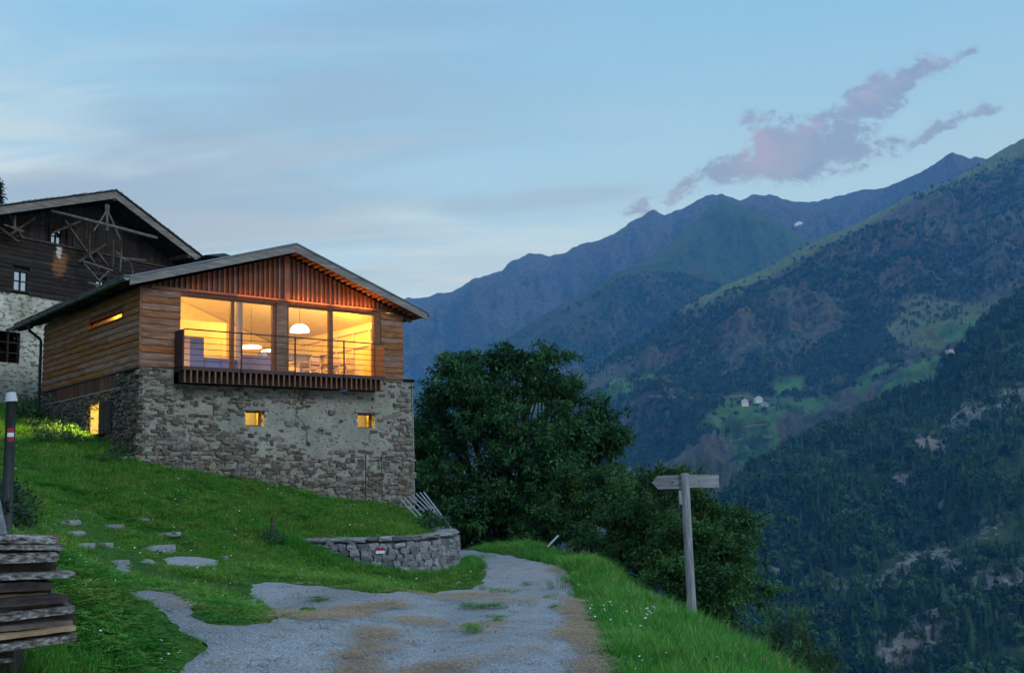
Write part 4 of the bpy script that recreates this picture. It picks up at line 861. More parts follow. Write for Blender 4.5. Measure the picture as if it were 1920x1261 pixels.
def gutter(x, z, y0, y1, name='gutter', r=.075):
    n_ = 8; A = []; 
    for k in range(n_+1): a = math.pi+k*math.pi/n_; A.append((x+r*math.cos(a), z+r*math.sin(a)))
    for k in range(n_, -1, -1): a = math.pi+k*math.pi/n_; A.append((x+(r-.008)*math.cos(a), z+(r-.008)*math.sin(a)))
    g = MB(); L = [(p[0], y0, p[1]) for p in A]; L2 = [(p[0], y1, p[1]) for p in A]; n2 = len(A)
    g.add(L+L2, [(i, (i+1) % n2, n2+(i+1) % n2, n2+i) for i in range(n2)]); g.hull([(p[0], y0-.004, p[1]) for p in A[:n_+1]], [(p[0], y0+.004, p[1]) for p in A[:n_+1]]); g.hull([(p[0], y1-.004, p[1]) for p in A[:n_+1]], [(p[0], y1+.004, p[1]) for p in A[:n_+1]])
    o = g.build(name, M['zinc'], house)
    y = y0+.3
    while y < y1: box('gutter_bracket', M['dark'], o, x-r-.008, x-r-.002, y, y+.03, z-.05, z+.02); MB().tube([(x-r*1.04*math.cos(t), y+.015, z-r*1.04*math.sin(t)) for t in np.linspace(0, math.pi, 7)], .008, 4).build('gutter_bracket', M['dark'], o); y += .8
gutter(-.575, rooftop(-.49)-.06, -.50, 9.55); gutter(8.91, rooftop(8.82)-.05, -.52, 9.55)
MB().tube([(-.575,7.35,2.05),(-.575,7.35,1.9),(-.5,7.42,1.82),(-.16,7.66,1.66),(-.10,7.70,1.58),(-.10,7.70,-.8),(-.10,7.70,-1.6)], .045, 8).build('downpipe', M['dark'], house, True)
# snow guard / shingle edge upstand and small antenna clutter at the roof corner
for i in range(26): box('eave_shingle', M['roof'], house, -.56, -.30, -.3+i*.36, -.3+i*.36+.33, rooftop(-.45)-.005, rooftop(-.45)+.045, j=.012)
# flat roof vent
vb = MB(); vb.box(2.95, 3.55, 2.2, 2.9, rooftop(2.95)-.1, 3.62); vo = vb.build('roof_vent', M['dark'], house)
MB().hull([(2.62,1.95,3.60),(3.85,1.95,3.60),(3.25,2.0,3.74)], [(2.75,3.2,3.62),(3.85,3.2,3.62),(3.25,3.1,3.76)]).build('vent_cap', M['dark'], vo)
# interior
ir = MB(); ir.box(.125, WD-.11, .13, LH-.12, -.04, .0); ir.build('interior_floor', M['ifloor'], house)
for s in (-1, 1):
    xe = .12 if s < 0 else WD-.11
    MB().hull([(RIX,.125,RIZ-.36),(xe,.125,rooftop(xe)-.36),(xe,.125,rooftop(xe)-.30),(RIX,.125,RIZ-.30)], [(RIX,LH-.1,RIZ-.36),(xe,LH-.1,rooftop(xe)-.36),(xe,LH-.1,rooftop(xe)-.30),(RIX,LH-.1,RIZ-.30)]).build('interior_ceiling', M['iceil'], house)
box('interior_wall', M['iwallp'], house, .105, .125, .13, LH-.12, .0, slot[2]-.02); box('interior_wall', M['iwall'], house, WD-.125, WD-.105, .13, LH-.12, 0, 2.0)
box('interior_wall', M['iwallp'], house, .105, .125, .13, LH-.12, slot[3]+.03, 2.05)
MB().hull([(.13,LH-.13,0),(WD-.13,LH-.13,0),(WD-.13,LH-.13,1.95),(RIX,LH-.13,RIZ-.37),(.13,LH-.13,2.0)], [(.13,LH-.11,0),(WD-.13,LH-.11,0),(WD-.13,LH-.11,1.95),(RIX,LH-.11,RIZ-.37),(.13,LH-.11,2.0)]).build('interior_wall', M['iwall'], house)
for k in range(7): box('wall_stud', M['ichair'], house, WD-.18-.0, WD-.13, .5+k*1.0, .6+k*1.0, 0, 1.9)
for zz_ in (1.25, 1.75): MB().hull([(WD-.20,.3,zz_),(WD-.13,.3,zz_),(WD-.13,.3,zz_+.12),(WD-.20,.3,zz_+.12)], [(WD-.20,6,zz_),(WD-.13,6,zz_),(WD-.13,6,zz_+.12),(WD-.20,6,zz_+.12)]).build('wall_rail', M['ichair'], house)
box('partition', M['iwall'], house, 2.4, 4.6, 4.6, 4.7, 0, 2.1); box('partition', M['iwall'], house, 1.15, 1.2, 3.2, 7.3, 0, 2.25)  # second partition added behind the slot window to be lit
# things in the room
def hthing(nm, x, y, z, label, cat, group=None, rz=0):
    p = hw(x, y, z); return empty(nm, tuple(p), YAW+rz, label, cat, group)
t = hthing('pillar', 4.25, 3.0, 0, 'slim blue grey pillar inside behind the second picture window', 'pillar'); MB().tube([(0,0,0),(0,0,3.2)], .10, 12).build('shaft', M['iblue'], t, True); box('base', M['dark'], t, -.14, .14, -.14, .14, .0, .03)
t = hthing('cabinet', 2.25, 2.1, 0, 'tall blue cabinet with pink door inside the leftmost window', 'cabinet')
box('body', M['iblue'], t, -.50, .35, -.2, .2, 0, 1.15); box('door', M['iwallp'], t, -.30, -.08, -.225, -.203, .05, 1.08); box('counter', M['iblue'], t, .37, 1.3, -.2, .2, 0, .56); box('worktop', M['iwall'], t, .37, 1.35, -.25, .22, .565, .6)
t = hthing('sofa', 4.35, 1.9, 0, 'low mauve sofa back behind the second picture window', 'sofa'); box('backrest', M['mauve'], t, -.62, .62, -.12, .06, .12, .72); box('seat', M['mauve'], t, -.62, .62, .065, .7, .12, .42); box('armrest', M['mauve'], t, -.74, -.623, -.12, .7, .12, .58); box('armrest', M['mauve'], t, .623, .74, -.12, .7, .12, .58)
t = hthing('armchair', 5.15, 2.4, 0, 'blue armchair beside the sofa left of the centre post', 'armchair'); MB().hull([(-.28,-.05,.9),(.28,-.05,.9),(.20,-.05,.25),(-.20,-.05,.25)], [(-.28,.06,.95),(.28,.06,.95),(.20,.06,.25),(-.20,.06,.25)]).build('backrest', M['iblue'], t); box('seat', M['iblue'], t, -.26, .26, .065, .55, .25, .42)
t = hthing('pendant_lamp', 6.05, 2.5, 0, 'white dome pendant lamp glowing behind the third picture window', 'lamp')
def dome(r, z_, nm, m, hgt):
    V = []; F = []; n_ = 20; k_ = 6
    for i in range(k_+1):
        a = i/k_*math.pi/2
        for j in range(n_): V.append((max(r*math.sin(a), .02)*math.cos(j*2*math.pi/n_), max(r*math.sin(a), .02)*math.sin(j*2*math.pi/n_), z_+hgt*math.cos(a)))
    for i in range(k_):
        for j in range(n_): F.append((i*n_+j, i*n_+(j+1) % n_, (i+1)*n_+(j+1) % n_, (i+1)*n_+j))
    me = npmesh(nm, V, F, True); return link(nm, me, m, t)
M['lampw'] = plain('lit_opal_shade', (.9,.85,.75), 0.5, 0, (1,.86,.62), 7.0); M['lampd'] = plain('lit_lower_shade', (.9,.8,.6), 0.5, 0, (1,.8,.45), 6.0)
dome(.30, 1.66, 'lamp_shade', M['lampw'], .25); MB().tube([(0,0,1.91),(0,0,3.1)], .008, 5).build('cord', M['dark'], t)
for (x, y, z, lb) in ((4.95,3.6,1.22,'wide low lamp glowing left of the centre post inside'),(6.0,4.2,1.22,'wide low lamp glowing right of the centre post behind the dome lamp')):
    t = hthing('ceiling_lamp', x, y, 0, lb, 'lamp', 'low lamps over the dining corner'); dome(.34, z, 'lamp_shade', M['lampd'], .08); MB().tube([(0,0,z+.08),(0,0,2.7)], .008, 5).build('cord', M['dark'], t)
t = hthing('dining_table', 6.9, 2.9, 0, 'pale dining table inside behind the right hand windows', 'table')
box('tabletop', M['ichair'], t, -1.0, 1.0, -.45, .45, .70, .74)
for sx_ in (-.9,.85):
    for sy_ in (-.38,.33): box('leg', M['ichair'], t, sx_, sx_+.06, sy_, sy_+.06, 0, .698)
def chair(x, y, rz, lb):
    t = hthing('chair', x, y, 0, lb, 'chair', 'chairs round the dining table', rz)
    box('seat', M['ichair'], t, -.21, .21, -.21, .21, .43, .46)
    for a_ in (-.19,.16):
        for b_ in (-.19,.16): box('leg', M['ichair'], t, a_, a_+.03, b_, b_+.03, 0, .428)
    MB().tube([(-.18,.20,.46),(-.19,.24,.70),(-.12,.25,.86),(.12,.25,.86),(.19,.24,.70),(.18,.20,.46)], .018, 6).build('backrest', M['ichair'], t)
    box('back_splat', M['ichair'], t, -.14, .14, .235, .25, .60, .80)
for x, y, rz, lb in ((6.3,2.2,math.pi,'pale chair nearest the centre post at the dining table'),(6.95,2.15,math.pi,'pale chair in the middle of the near side of the dining table'),(7.55,2.2,math.pi,'pale chair at the near right of the dining table'),(6.5,3.6,0,'pale chair on the far left of the dining table'),(7.4,3.6,0,'pale chair on the far right of the dining table'),(5.5,2.8,math.pi/2,'pale chair at the left head of the dining table')): chair(x, y, rz, lb)
t = hthing('sideboard', 7.0, 4.6, 0, 'long blue grey sideboard behind the dining table', 'sideboard'); box('body', M['iblue'], t, -1.2, 1.0, -.2, .2, .1, 1.25)
for k in range(4): box('door', M['iblue'], t, -1.16+k*.54, -.66+k*.54, -.215, -.203, .15, 1.2)
for k, (x, y) in enumerate(((6.9,2.0),(4.9,4.0))): pass
# unseen lights added indoors, out of sight, to make the windows glow
def plight(nm, x, y, z, e, col_, r=.12, typ='POINT', size=None, rot=None, spot=None):
    d = bpy.data.lights.new(nm, typ); o = bpy.data.objects.new(nm, d); COL.objects.link(o); o.location = tuple(hw(x, y, z)); d.energy = e; d.color = col_
    if typ == 'POINT': d.shadow_soft_size = r
    if typ == 'AREA': d.shape = 'RECTANGLE'; d.size, d.size_y = size; o.rotation_euler = rot
    return o
WARM = (1.0,.60,.20)
plight('room_light', 5.95, 2.5, 2.75, 290, (1,.52,.09), .04); plight('room_light', 4.9, 3.4, 2.9, 240, (1,.54,.11), .04); plight('room_light', 2.1, 2.2, 2.5, 190, (1,.60,.27), .04); plight('room_light', 7.0, 1.6, 2.2, 250, (1,.43,.03), .04); plight('room_light', 3.0, 6.5, 1.5, 130, WARM, .05); plight('room_light', .9, 2.4, 2.0, 160, (1,.40,.05), .04)
for nm_, a__, b__, c__, e__ in plight_later: plight(nm_, a__, b__, c__, e__, (1,.50,.06), .03)
# uplighter strip on the header beam that washes the gable battens
st_ = box('led_strip', M['dark'], house, 1.2, 7.2, -.16, -.12, 2.03, 2.05)
for k, e in ((1.9, 1.5), (3.3, 5), (4.9, 12), (6.4, 17)):
    d = bpy.data.lights.new('gable_uplight', 'AREA'); o = bpy.data.objects.new('gable_uplight', d); COL.objects.link(o); d.shape = 'RECTANGLE'; d.size = 1.3; d.size_y = .04; d.energy = e; d.color = (1,.36,.08)
    mw = Matrix.Translation(Vector(hw(k, -.14, 2.06))) @ Matrix.Rotation(YAW, 4, 'Z') @ Matrix.Rotation(R_(180-22), 4, 'X'); o.matrix_world = mw
# cellar lights in the small windows
box('cellar_wall', M['iwall'], house, .6, WD, 1.4, 1.45, -2.6, -.5)
plight('cellar_light', 3.25, .75, -1.0, 34, (1,.66,.06), .05); plight('cellar_light', 6.85, .75, -1.0, 34, (1,.66,.06), .05)
plight('cellar_light', .22, 2.72, -1.0, 40, (1,.66,.10), .03)
d = bpy.data.lights.new('window_spill', 'SPOT'); o = bpy.data.objects.new('window_spill', d); COL.objects.link(o); d.energy = 950; d.color = (1,.72,.12); d.spot_size = R_(80); d.spot_blend = .8; d.shadow_soft_size = .05
_a = Vector(hw(.24, 2.76, -.92)); _b = Vector(hw(-1.1, 3.45, -1.55)); o.location = _a; o.rotation_euler = (_b-_a).to_track_quat('-Z', 'Y').to_euler()
box('cellar_ceiling', M['ifloor'], house, .5, WD, .5, 4.5, -.5, -.47)
# ------------------------------------------------------------------ old farmhouse behind
OYAW = R_(60); OA = P(60., 555., 36.0)
old = empty('old_farmhouse', tuple(OA), OYAW, 'old dark timber farmhouse on a plastered stone base behind the barn house', 'house')
OXv = np.array([math.cos(OYAW), math.sin(OYAW), 0]); OYv = np.array([-math.sin(OYAW), math.cos(OYAW), 0])
def ow(x, y, z): return OA+OXv*x+OYv*y+np.array([0,0,z])
oRX, oRZ, oSL, oSR = 2.5, 4.27, 0.35, 0.42
ot = lambda x: oRZ-(oRX-x)*oSL if x < oRX else oRZ-(x-oRX)*oSR
OW0, OW1, OD = -5.0, 7.6, 11.0
oop = [(-1.22, -.42, -2.46, -1.38), (-3.6, -2.8, -2.46, -1.38)]
st2 = .14
def osheet():
    us = sorted(set(list(np.arange(OW0, OW1, st2))+[OW1]+[o[0] for o in oop]+[o[1] for o in oop])); zs = sorted(set(list(np.arange(-5.2, 0, st2))+[0.0]+[o[2] for o in oop]+[o[3] for o in oop]))
    V = np.array([(u_, 0, z_) for z_ in zs for u_ in us]); V[:,1] = -0.02-0.05*fbm(V*np.array([1.3,1,1.6])+3, 4); nu = len(us)
    F = [(i*nu+j, i*nu+j+1, (i+1)*nu+j+1, (i+1)*nu+j) for i in range(len(zs)-1) for j in range(nu-1) if not any(o[0] < (us[j]+us[j+1])/2 < o[1] and o[2] < (zs[i]+zs[i+1])/2 < o[3] for o in oop)]
    return link('plaster_wall', npmesh('oldwall', V, F), M['oldplaster'], old)
osheet()
MB().box(OW0, OW0+.4, .03, OD, -5.2, 0).box(OW1-.4, OW1, .03, OD, -5.2, 0).box(OW0, OW1, OD-.4, OD, -5.2, 0).build('plaster_wall', M['oldplaster'], old)
def oldwindow(x0, x1, z0, z1, yy=.0, deep=.12, bars=2, frame='olddark'):
    f = .06; w_ = MB(); w_.box(x0-f, x0, yy-.05, yy+deep, z0-f, z1+f); w_.box(x1, x1+f, yy-.05, yy+deep, z0-f, z1+f); w_.box(x0, x1, yy-.05, yy+deep, z0-f, z0); w_.box(x0, x1, yy-.05, yy+deep, z1, z1+f)
    wo = w_.build('window', M[frame], old); box('pane', M['oldglass'], wo, x0, x1, yy+.02, yy+.025, z0, z1)
    xm = (x0+x1)/2; box('glazing_bar', M['olddark'], wo, xm-.025, xm+.025, yy-.01, yy+.019, z0, z1)
    for k in range(1, bars): zz = z0+(z1-z0)*k/bars; box('glazing_bar', M['olddark'], wo, x0, xm-.026, yy-.005, yy+.018, zz-.02, zz+.02); box('glazing_bar', M['olddark'], wo, xm+.026, x1, yy-.005, yy+.018, zz-.02, zz+.02)
    box('dark_room', M['dark'], wo, x0-.02, x1+.02, yy+.35, yy+.37, z0-.02, z1+.02)
oldwindow(-1.22, -.42, -2.46, -1.38, .05, .15, 3); oldwindow(-3.6, -2.8, -2.46, -1.38, .05, .15, 3)
oldwindow(-.78, -.26, .12, .78, -.05, .1, 2); oldwindow(.62, 1.04, 2.08, 2.60, -.05, .1, 2); oldwindow(2.6, 3.0, .55, .95, -.05, .1, 1)
# log / board walls: horizontal boards low, vertical boards in the gable
M['oldlog'] = M['olddark'].copy(); M['oldlog'].name = 'bleached_log_wall'
nt = M['oldlog'].node_tree; n = NT.__new__(NT); n.t = nt
bs = [x for x in nt.nodes if x.type == 'BSDF_PRINCIPLED'][0]; src = bs.inputs['Base Color'].links[0].from_socket
tcx = nt.nodes.new('ShaderNodeTexCoord'); sxyz = nt.nodes.new('ShaderNodeSeparateXYZ'); nt.links.new(tcx.outputs['Object'], sxyz.inputs[0])
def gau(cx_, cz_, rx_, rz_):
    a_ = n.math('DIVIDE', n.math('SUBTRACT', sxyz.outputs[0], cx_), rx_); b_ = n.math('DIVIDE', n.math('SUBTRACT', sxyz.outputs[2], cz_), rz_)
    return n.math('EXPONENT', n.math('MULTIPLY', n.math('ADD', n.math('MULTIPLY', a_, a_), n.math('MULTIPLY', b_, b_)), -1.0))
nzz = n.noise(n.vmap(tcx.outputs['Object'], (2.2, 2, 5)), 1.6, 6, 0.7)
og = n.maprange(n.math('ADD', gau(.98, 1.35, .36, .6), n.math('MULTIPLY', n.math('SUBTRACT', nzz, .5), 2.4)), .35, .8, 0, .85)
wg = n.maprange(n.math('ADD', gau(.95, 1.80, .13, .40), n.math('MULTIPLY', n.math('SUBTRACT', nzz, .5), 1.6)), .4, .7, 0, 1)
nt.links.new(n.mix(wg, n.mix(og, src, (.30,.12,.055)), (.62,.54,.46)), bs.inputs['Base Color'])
zz_ = .0; k = 0
while zz_ < 1.98:
    cuts = [OW0]+[a for o in ((-.84,-.20,.06,.84),(2.54,3.06,.5,1.0)) for a in (o[0], o[1]) if zz_+.16 > o[2] and zz_ < o[3]]+[OW1]
    for a_, b_ in list(zip(cuts[:-1], cuts[1:]))[::2]:
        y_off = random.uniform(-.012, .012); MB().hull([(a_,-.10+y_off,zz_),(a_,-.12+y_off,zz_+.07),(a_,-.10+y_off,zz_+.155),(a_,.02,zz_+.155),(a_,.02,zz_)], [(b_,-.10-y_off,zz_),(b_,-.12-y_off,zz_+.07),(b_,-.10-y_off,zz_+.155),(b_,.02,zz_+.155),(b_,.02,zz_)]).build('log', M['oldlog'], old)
    zz_ += .165
box('wall_plate', M['oldbrown'], old, OW0, OW1, -.17, -.02, 1.985, 2.06)
x = OW0
while x < OW1:
    wv = random.uniform(.16, .26); zt = min(ot(x), ot(x+wv))-.32; x1_ = x+wv-.015
    zb_ = 2.07
    if zt > zb_+.05 and not (x1_ > .56 and x < 1.10): box('board', M['olddark'], old, x, x1_, -.06-random.uniform(0,.03), .0, zb_, zt, j=.004)
    elif zt > zb_+.05: box('board', M['olddark'], old, x, x1_, -.05, .0, 2.68, zt)
    x += wv
MB().hull([(OW0,.03,0),(OW1,.03,0),(OW1,.03,ot(OW1)-.3),(oRX,.03,oRZ-.3),(OW0,.03,ot(OW0)-.3)], [(OW0,.2,0),(OW1,.2,0),(OW1,.2,ot(OW1)-.3),(oRX,.2,oRZ-.3),(OW0,.2,ot(OW0)-.3)]).build('inner_wall', M['olddark'], old)
MB().box(OW0, OW0+.2, .2, OD, 0, ot(OW0)-.3).box(OW1-.2, OW1, .2, OD, 0, ot(OW1)-.3).build('inner_wall', M['olddark'], old)
for s, xe in ((-1, -6.4), (1, 8.6)):
    ze = ot(xe)
    MB().hull([(oRX,-1.16,oRZ-.16),(xe,-1.16,ze-.16),(xe,-1.16,ze-.03),(oRX,-1.16,oRZ-.03)], [(oRX,OD+1,oRZ-.16),(xe,OD+1,ze-.16),(xe,OD+1,ze-.03),(oRX,OD+1,oRZ-.03)]).build('roof', M['olddark'], old)
    MB().hull([(oRX,-1.2,oRZ-.30),(xe,-1.2,ze-.30),(xe,-1.2,ze-.02),(oRX,-1.2,oRZ-.02)], [(oRX,-1.163,oRZ-.30),(xe,-1.163,ze-.30),(xe,-1.163,ze-.02),(oRX,-1.163,oRZ-.02)]).build('rake_board', M['rake'], old)
    L_ = abs(xe-oRX); n_s = int(L_/.22)
    for i in range(n_s):
        a_ = oRX+s*(L_*i/n_s-.03); b_ = oRX+s*(L_*(i+1)/n_s+.03); up_ = random.uniform(.02, .05)
        MB().hull([(a_,-1.27,ot(a_)+up_),(b_,-1.27,ot(b_)+.0),(b_,-1.27,ot(b_)+.03),(a_,-1.27,ot(a_)+up_+.03)][::1], [(a_,OD+1,ot(a_)+up_),(b_,OD+1,ot(b_)),(b_,OD+1,ot(b_)+.03),(a_,OD+1,ot(a_)+up_+.03)]).build('shingle_course', M['roof'], old)
# purlins, pole, braces and the carved hanging post under the verge
for x in (oRX, -2.6, 6.2): MB().bar((x,-1.15,ot(x)-.30), (x,.5,ot(x)-.30), .16, .16).build('purlin', M['oldbrown'], old)
yb = -.95
MB().tube([(-.05,yb,2.98),(1.5,yb,2.96),(3.0,yb,2.93),(4.5,yb,2.90),(4.7,yb,2.90)], [.05,.06,.07,.065,.05], 8).build('rope_pole', M['oldpale'], old, True)
hp_ = empty('x', (0,0,0)); bpy.data.objects.remove(hp_)
hb = MB(); X0 = 2.33
for a_, b_, r_ in (((X0,yb,3.75),(X0,yb,3.1),.05),((X0-.04,yb-.02,3.45),(X0-.55,yb,2.62),.035),((X0+.04,yb-.02,3.45),(X0+.62,yb,2.50),.035),((X0+.08,yb,3.72),(X0+.06,yb,3.3),.03),((X0-.08,yb,3.72),(X0-.06,yb,3.3),.03),((X0,yb-.02,3.1),(X0,yb-.02,2.72),.05)): hb.tube([a_, b_], r_, 6)
hb.build('hanging_post', M['oldpale'], old)
for a_, b_, w_ in (((.35,2.3),(1.55,3.0),.09),((.9,2.9),(2.4,1.35),.08),((1.5,1.45),(2.7,2.35),.08),((2.3,2.0),(2.85,1.5),.07),((-1.5,2.9),(-.75,1.9),.07),((-.3,2.75),(-1.3,1.9),.07),((-2.2,2.4),(-.9,1.75),.06)):
    MB().bar((a_[0],yb+.5,a_[1]), (b_[0],yb+.5,b_[1]), .08, w_, (0,1,0)).build('brace', M['oldbrown'], old)
for a_, b_, w_, mm in (((1.45,1.42),(2.75,1.28),.08,'oldpale'),((1.5,1.35),(2.25,.75),.04,'oldpale'),((2.15,.8),(2.6,1.25),.04,'oldpale'),((2.6,1.2),(3.3,.85),.04,'oldbrown'),((3.1,1.85),(4.3,1.95),.035,'oldpale'),((3.15,2.2),(3.1,1.3),.03,'oldpale'),((2.9,2.05),(3.35,1.75),.03,'oldpale'),((-1.7,2.15),(-.95,2.05),.05,'oldpale'),((-1.32,2.55),(-1.32,2.1),.07,'oldpale'),((1.7,2.5),(1.7,1.6),.07,'oldbrown'),((3.55,1.2),(3.55,.6),.05,'oldpale'),((2.75,2.5),(2.75,1.4),.09,'oldbrown')):
    MB().bar((a_[0],yb+.15,a_[1]), (b_[0],yb+.15,b_[1]), .05, w_, (0,1,0)).build('pole', M[mm], old)
MB().tube([(3.3+.35*math.cos(a),yb+.1,1.35+.45*math.sin(a)) for a in np.linspace(-1.2,1.5,12)], .018, 5).build('hoop', M['oldpale'], old)
MB().tube([(1.6,yb,.62),(2.2,yb,.58),(2.9,yb,.52),(3.4,yb,.66),(3.75,yb,.72)], [.04,.05,.05,.05,.03], 6).build('branch_pole', M['oldpale'], old)
# firewood at the foot
fz = ow(.15, -.5, 0)
kf = 0
for r in range(5):
    for c in range(6-r):
        p = ow(.12+c*.17+r*.085, -.48, -3.65+r*.15); o_ = MB().tube([(0,-.2,0),(0,.2,0)], random.uniform(.062,.08), 7).build('firewood_log', M['firewood']); o_.location = tuple(p); o_.rotation_euler = (0,random.uniform(0,6),OYAW+random.uniform(-.1,.1))
        tag(o_, 'split firewood log in the small stack by the old farmhouse wall', 'firewood', 'firewood stacked by the old farmhouse'); kf += 1
# ------------------------------------------------------------------ curved retaining wall
from math import hypot
wc = np.array(WALLC[1:]); seg = np.r_[0, np.cumsum(np.hypot(*np.diff(wc, axis=0).T))]
def wpt(s):
    x = np.interp(s, seg, wc[:,0]); y = np.interp(s, seg, wc[:,1]); e = .15
    dx = np.interp(s+e, seg, wc[:,0])-np.interp(s-e, seg, wc[:,0]); dy = np.interp(s+e, seg, wc[:,1])-np.interp(s-e, seg, wc[:,1]); l_ = math.hypot(dx, dy); return x, y, dx/l_, dy/l_
rw = empty('retaining_wall', (wc[3][0], wc[3][1], -2.0), 0, 'low curved rubble retaining wall at the bend of the lane', 'wall'); RWO = np.array([wc[3][0], wc[3][1], -2.0])
WTOP = -1.17
V = []; F = []; ss = np.arange(0, seg[-1], .15)
for s in ss:
    x, y, dx, dy = wpt(s); nx_, ny_ = dy, -dx; tz = WTOP-.06
    zb_ = float(f_low(x+nx_*.3, y+ny_*.3))-.35
    for o_, z_ in ((.10,zb_),(.06,tz),(-.34,tz),(-.34,zb_)): V.append(np.array([x+nx_*o_, y+ny_*o_, z_])-RWO)
F = [(4*i+a, 4*i+4+a, 4*i+4+(a+1) % 4, 4*i+(a+1) % 4) for i in range(len(ss)-1) for a in range(3)]
link('wall_core', npmesh('wc', V, F), M['mortar'], rw)
items = []; s = .1
rows = []
z_ = -2.7
while z_ < WTOP-.12:
    h = random.uniform(.10, .17); s = random.uniform(0, .15)
    while s < seg[-1]-.1:
        wd = random.uniform(.13, .30); x, y, dx, dy = wpt(s+wd/2); nx_, ny_ = dy, -dx
        vert = s > 3.0
        hh = h*random.uniform(.85, 1.3)*(1.15 if vert and random.random() < .5 else 1); 
        if z_+h*.5 > float(f_low(x+nx_*.3, y+ny_*.3))-.15 and z_+hh/2+h/2 < WTOP:
            items.append((tuple(np.array([x+nx_*.07, y+ny_*.07, z_+h/2])-RWO), (wd*1.02, .22, hh*1.06), (random.uniform(-.2,.2), random.uniform(-.35,.35) if vert else random.uniform(-.2,.2), math.atan2(dy, dx)+random.uniform(-.15,.15))))
        s += wd*.95
    z_ += h*.93
place_stones(items, rw, 'stone_b', 240)
s = 0
while s < seg[-1]-.2:
    wd = random.uniform(.25, .55); x, y, dx, dy = wpt(s+wd/2); o_ = bpy.data.objects.new('coping_slab', stones_of('stone_b')[int(s*7) % 12]); COL.objects.link(o_); o_.parent = rw
    o_.location = tuple(np.array([x-dy*.12, y+dx*.12, WTOP-.02])-RWO); o_.scale = (wd*1.15, .55, .10); o_.rotation_euler = (0,0,math.atan2(dy, dx)); s += wd
x, y, dx, dy = wpt(2.55)
tm = empty('trail_mark', (x+dy*.20, y-dx*.20, -1.42), math.atan2(dy, dx), 'small red and white trail mark plate on the curved retaining wall', 'trail sign')
box('white_field', M['paint_w'], tm, -.10, .10, -.012, .0, -.075, -.01); box('red_field', M['paint_r'], tm, -.10, .10, -.012, .0, -.009, .055)
# leaning pale picket fence at the corner of the house
Pf = []
fl = empty('broken_fence', tuple(P(800., 970., 29.5)), 0, 'bleached slat fence leaning over the bank at the corner of the stone wall', 'fence'); FO = P(800., 970., 29.5)
for (a_, b_, w_) in (((752,936),(782,968),.07),((758,932),(790,966),.07),((767,930),(795,958),.075),((774,928),(802,955),.09),((781,925),(822,968),.07),((788,923),(828,972),.07),((795,922),(845,988),.10)):
    A_ = P(float(a_[0]), float(a_[1]), 29.6)-FO; B_ = P(float(b_[0]), float(b_[1]), 28.9)-FO
    MB().bar(tuple(A_), tuple(B_), .03, w_*.55, (0,1,0)).build('slat', M['pale_slat'], fl)
A_ = P(765., 958., 29.6)-FO; B_ = P(815., 950., 29.2)-FO; MB().bar(tuple(A_), tuple(B_), .05, .04, (0,1,0)).build('cross_rail', M['greyz'], fl)
# signpost
g0 = G(1298, 1152)
D0 = 15.3; b_ = P(1298., 1152., D0); b_[2] = min(b_[2], float(T(b_[0], b_[1]))+.0); tp_ = P(1287.5, 886., D0)
sg = empty('signpost', (b_[0], b_[1], b_[2]), 0, 'weathered wooden signpost with an arrow board pointing left and a blank board to the right', 'signpost')
hgt = tp_[2]-b_[2]
MB().tube([(0,0,-.4),(0,0,.5),(-.004,0,1.2),(0,0,hgt-.01),(0,0,hgt)], [.068,.066,.064,.062,.055], 14).build('post', M['greyz'], sg, True)
def zat(py): return P(1290., float(py), D0)[2]-b_[2]
z1_, z2_ = zat(915), zat(889.5)
k_ = D0/F_PX
MB().hull([(-.035,-.085,z1_),(-.40,-.085,z1_),(-61*k_,-.085,(z1_+z2_)/2),(-.40,-.085,z2_),(-.035,-.085,z2_)], [(-.035,-.055,z1_),(-.40,-.055,z1_),(-61*k_,-.055,(z1_+z2_)/2),(-.40,-.055,z2_),(-.035,-.055,z2_)]).build('arrow_board', M['grey'], sg).location = (0,.10,0)
MB().hull([(.035,0,z1_+.01),(62*k_,0,z1_+.0),(62.5*k_,0,z2_-.005),(.035,0,z2_-.0)], [(.035,.03,z1_+.01),(62*k_,.03,z1_+.0),(62.5*k_,.03,z2_-.005),(.035,.03,z2_-.0)]).build('sign_board', M['grey'], sg).location = (0,-.02,0)
box('small_plate', M['greyz'], sg, -.105, -.05, -.03, .03, zat(945), zat(918))
for x in (-.18, .2): MB().tube([(x,-.03,(z1_+z2_)/2),(x,.01,(z1_+z2_)/2)], .01, 6).build('bolt', M['dark'], sg)
# small tilted information board further along the verge
b2 = P(1037., 1026., 29.6); b2[2] = T(b2[0], b2[1])
ib = empty('small_board_post', tuple(b2), 0, 'small tilted white board on a short post at the far verge', 'sign post')
MB().tube([(0,0,-.2),(0,0,.38)], .035, 8).build('post', M['greyz'], ib); MB().bar((-.16,-.05,.36),(.16,-.02,.66),.04,.20,(0,1,0)).build('board', M['paint_w'], ib)
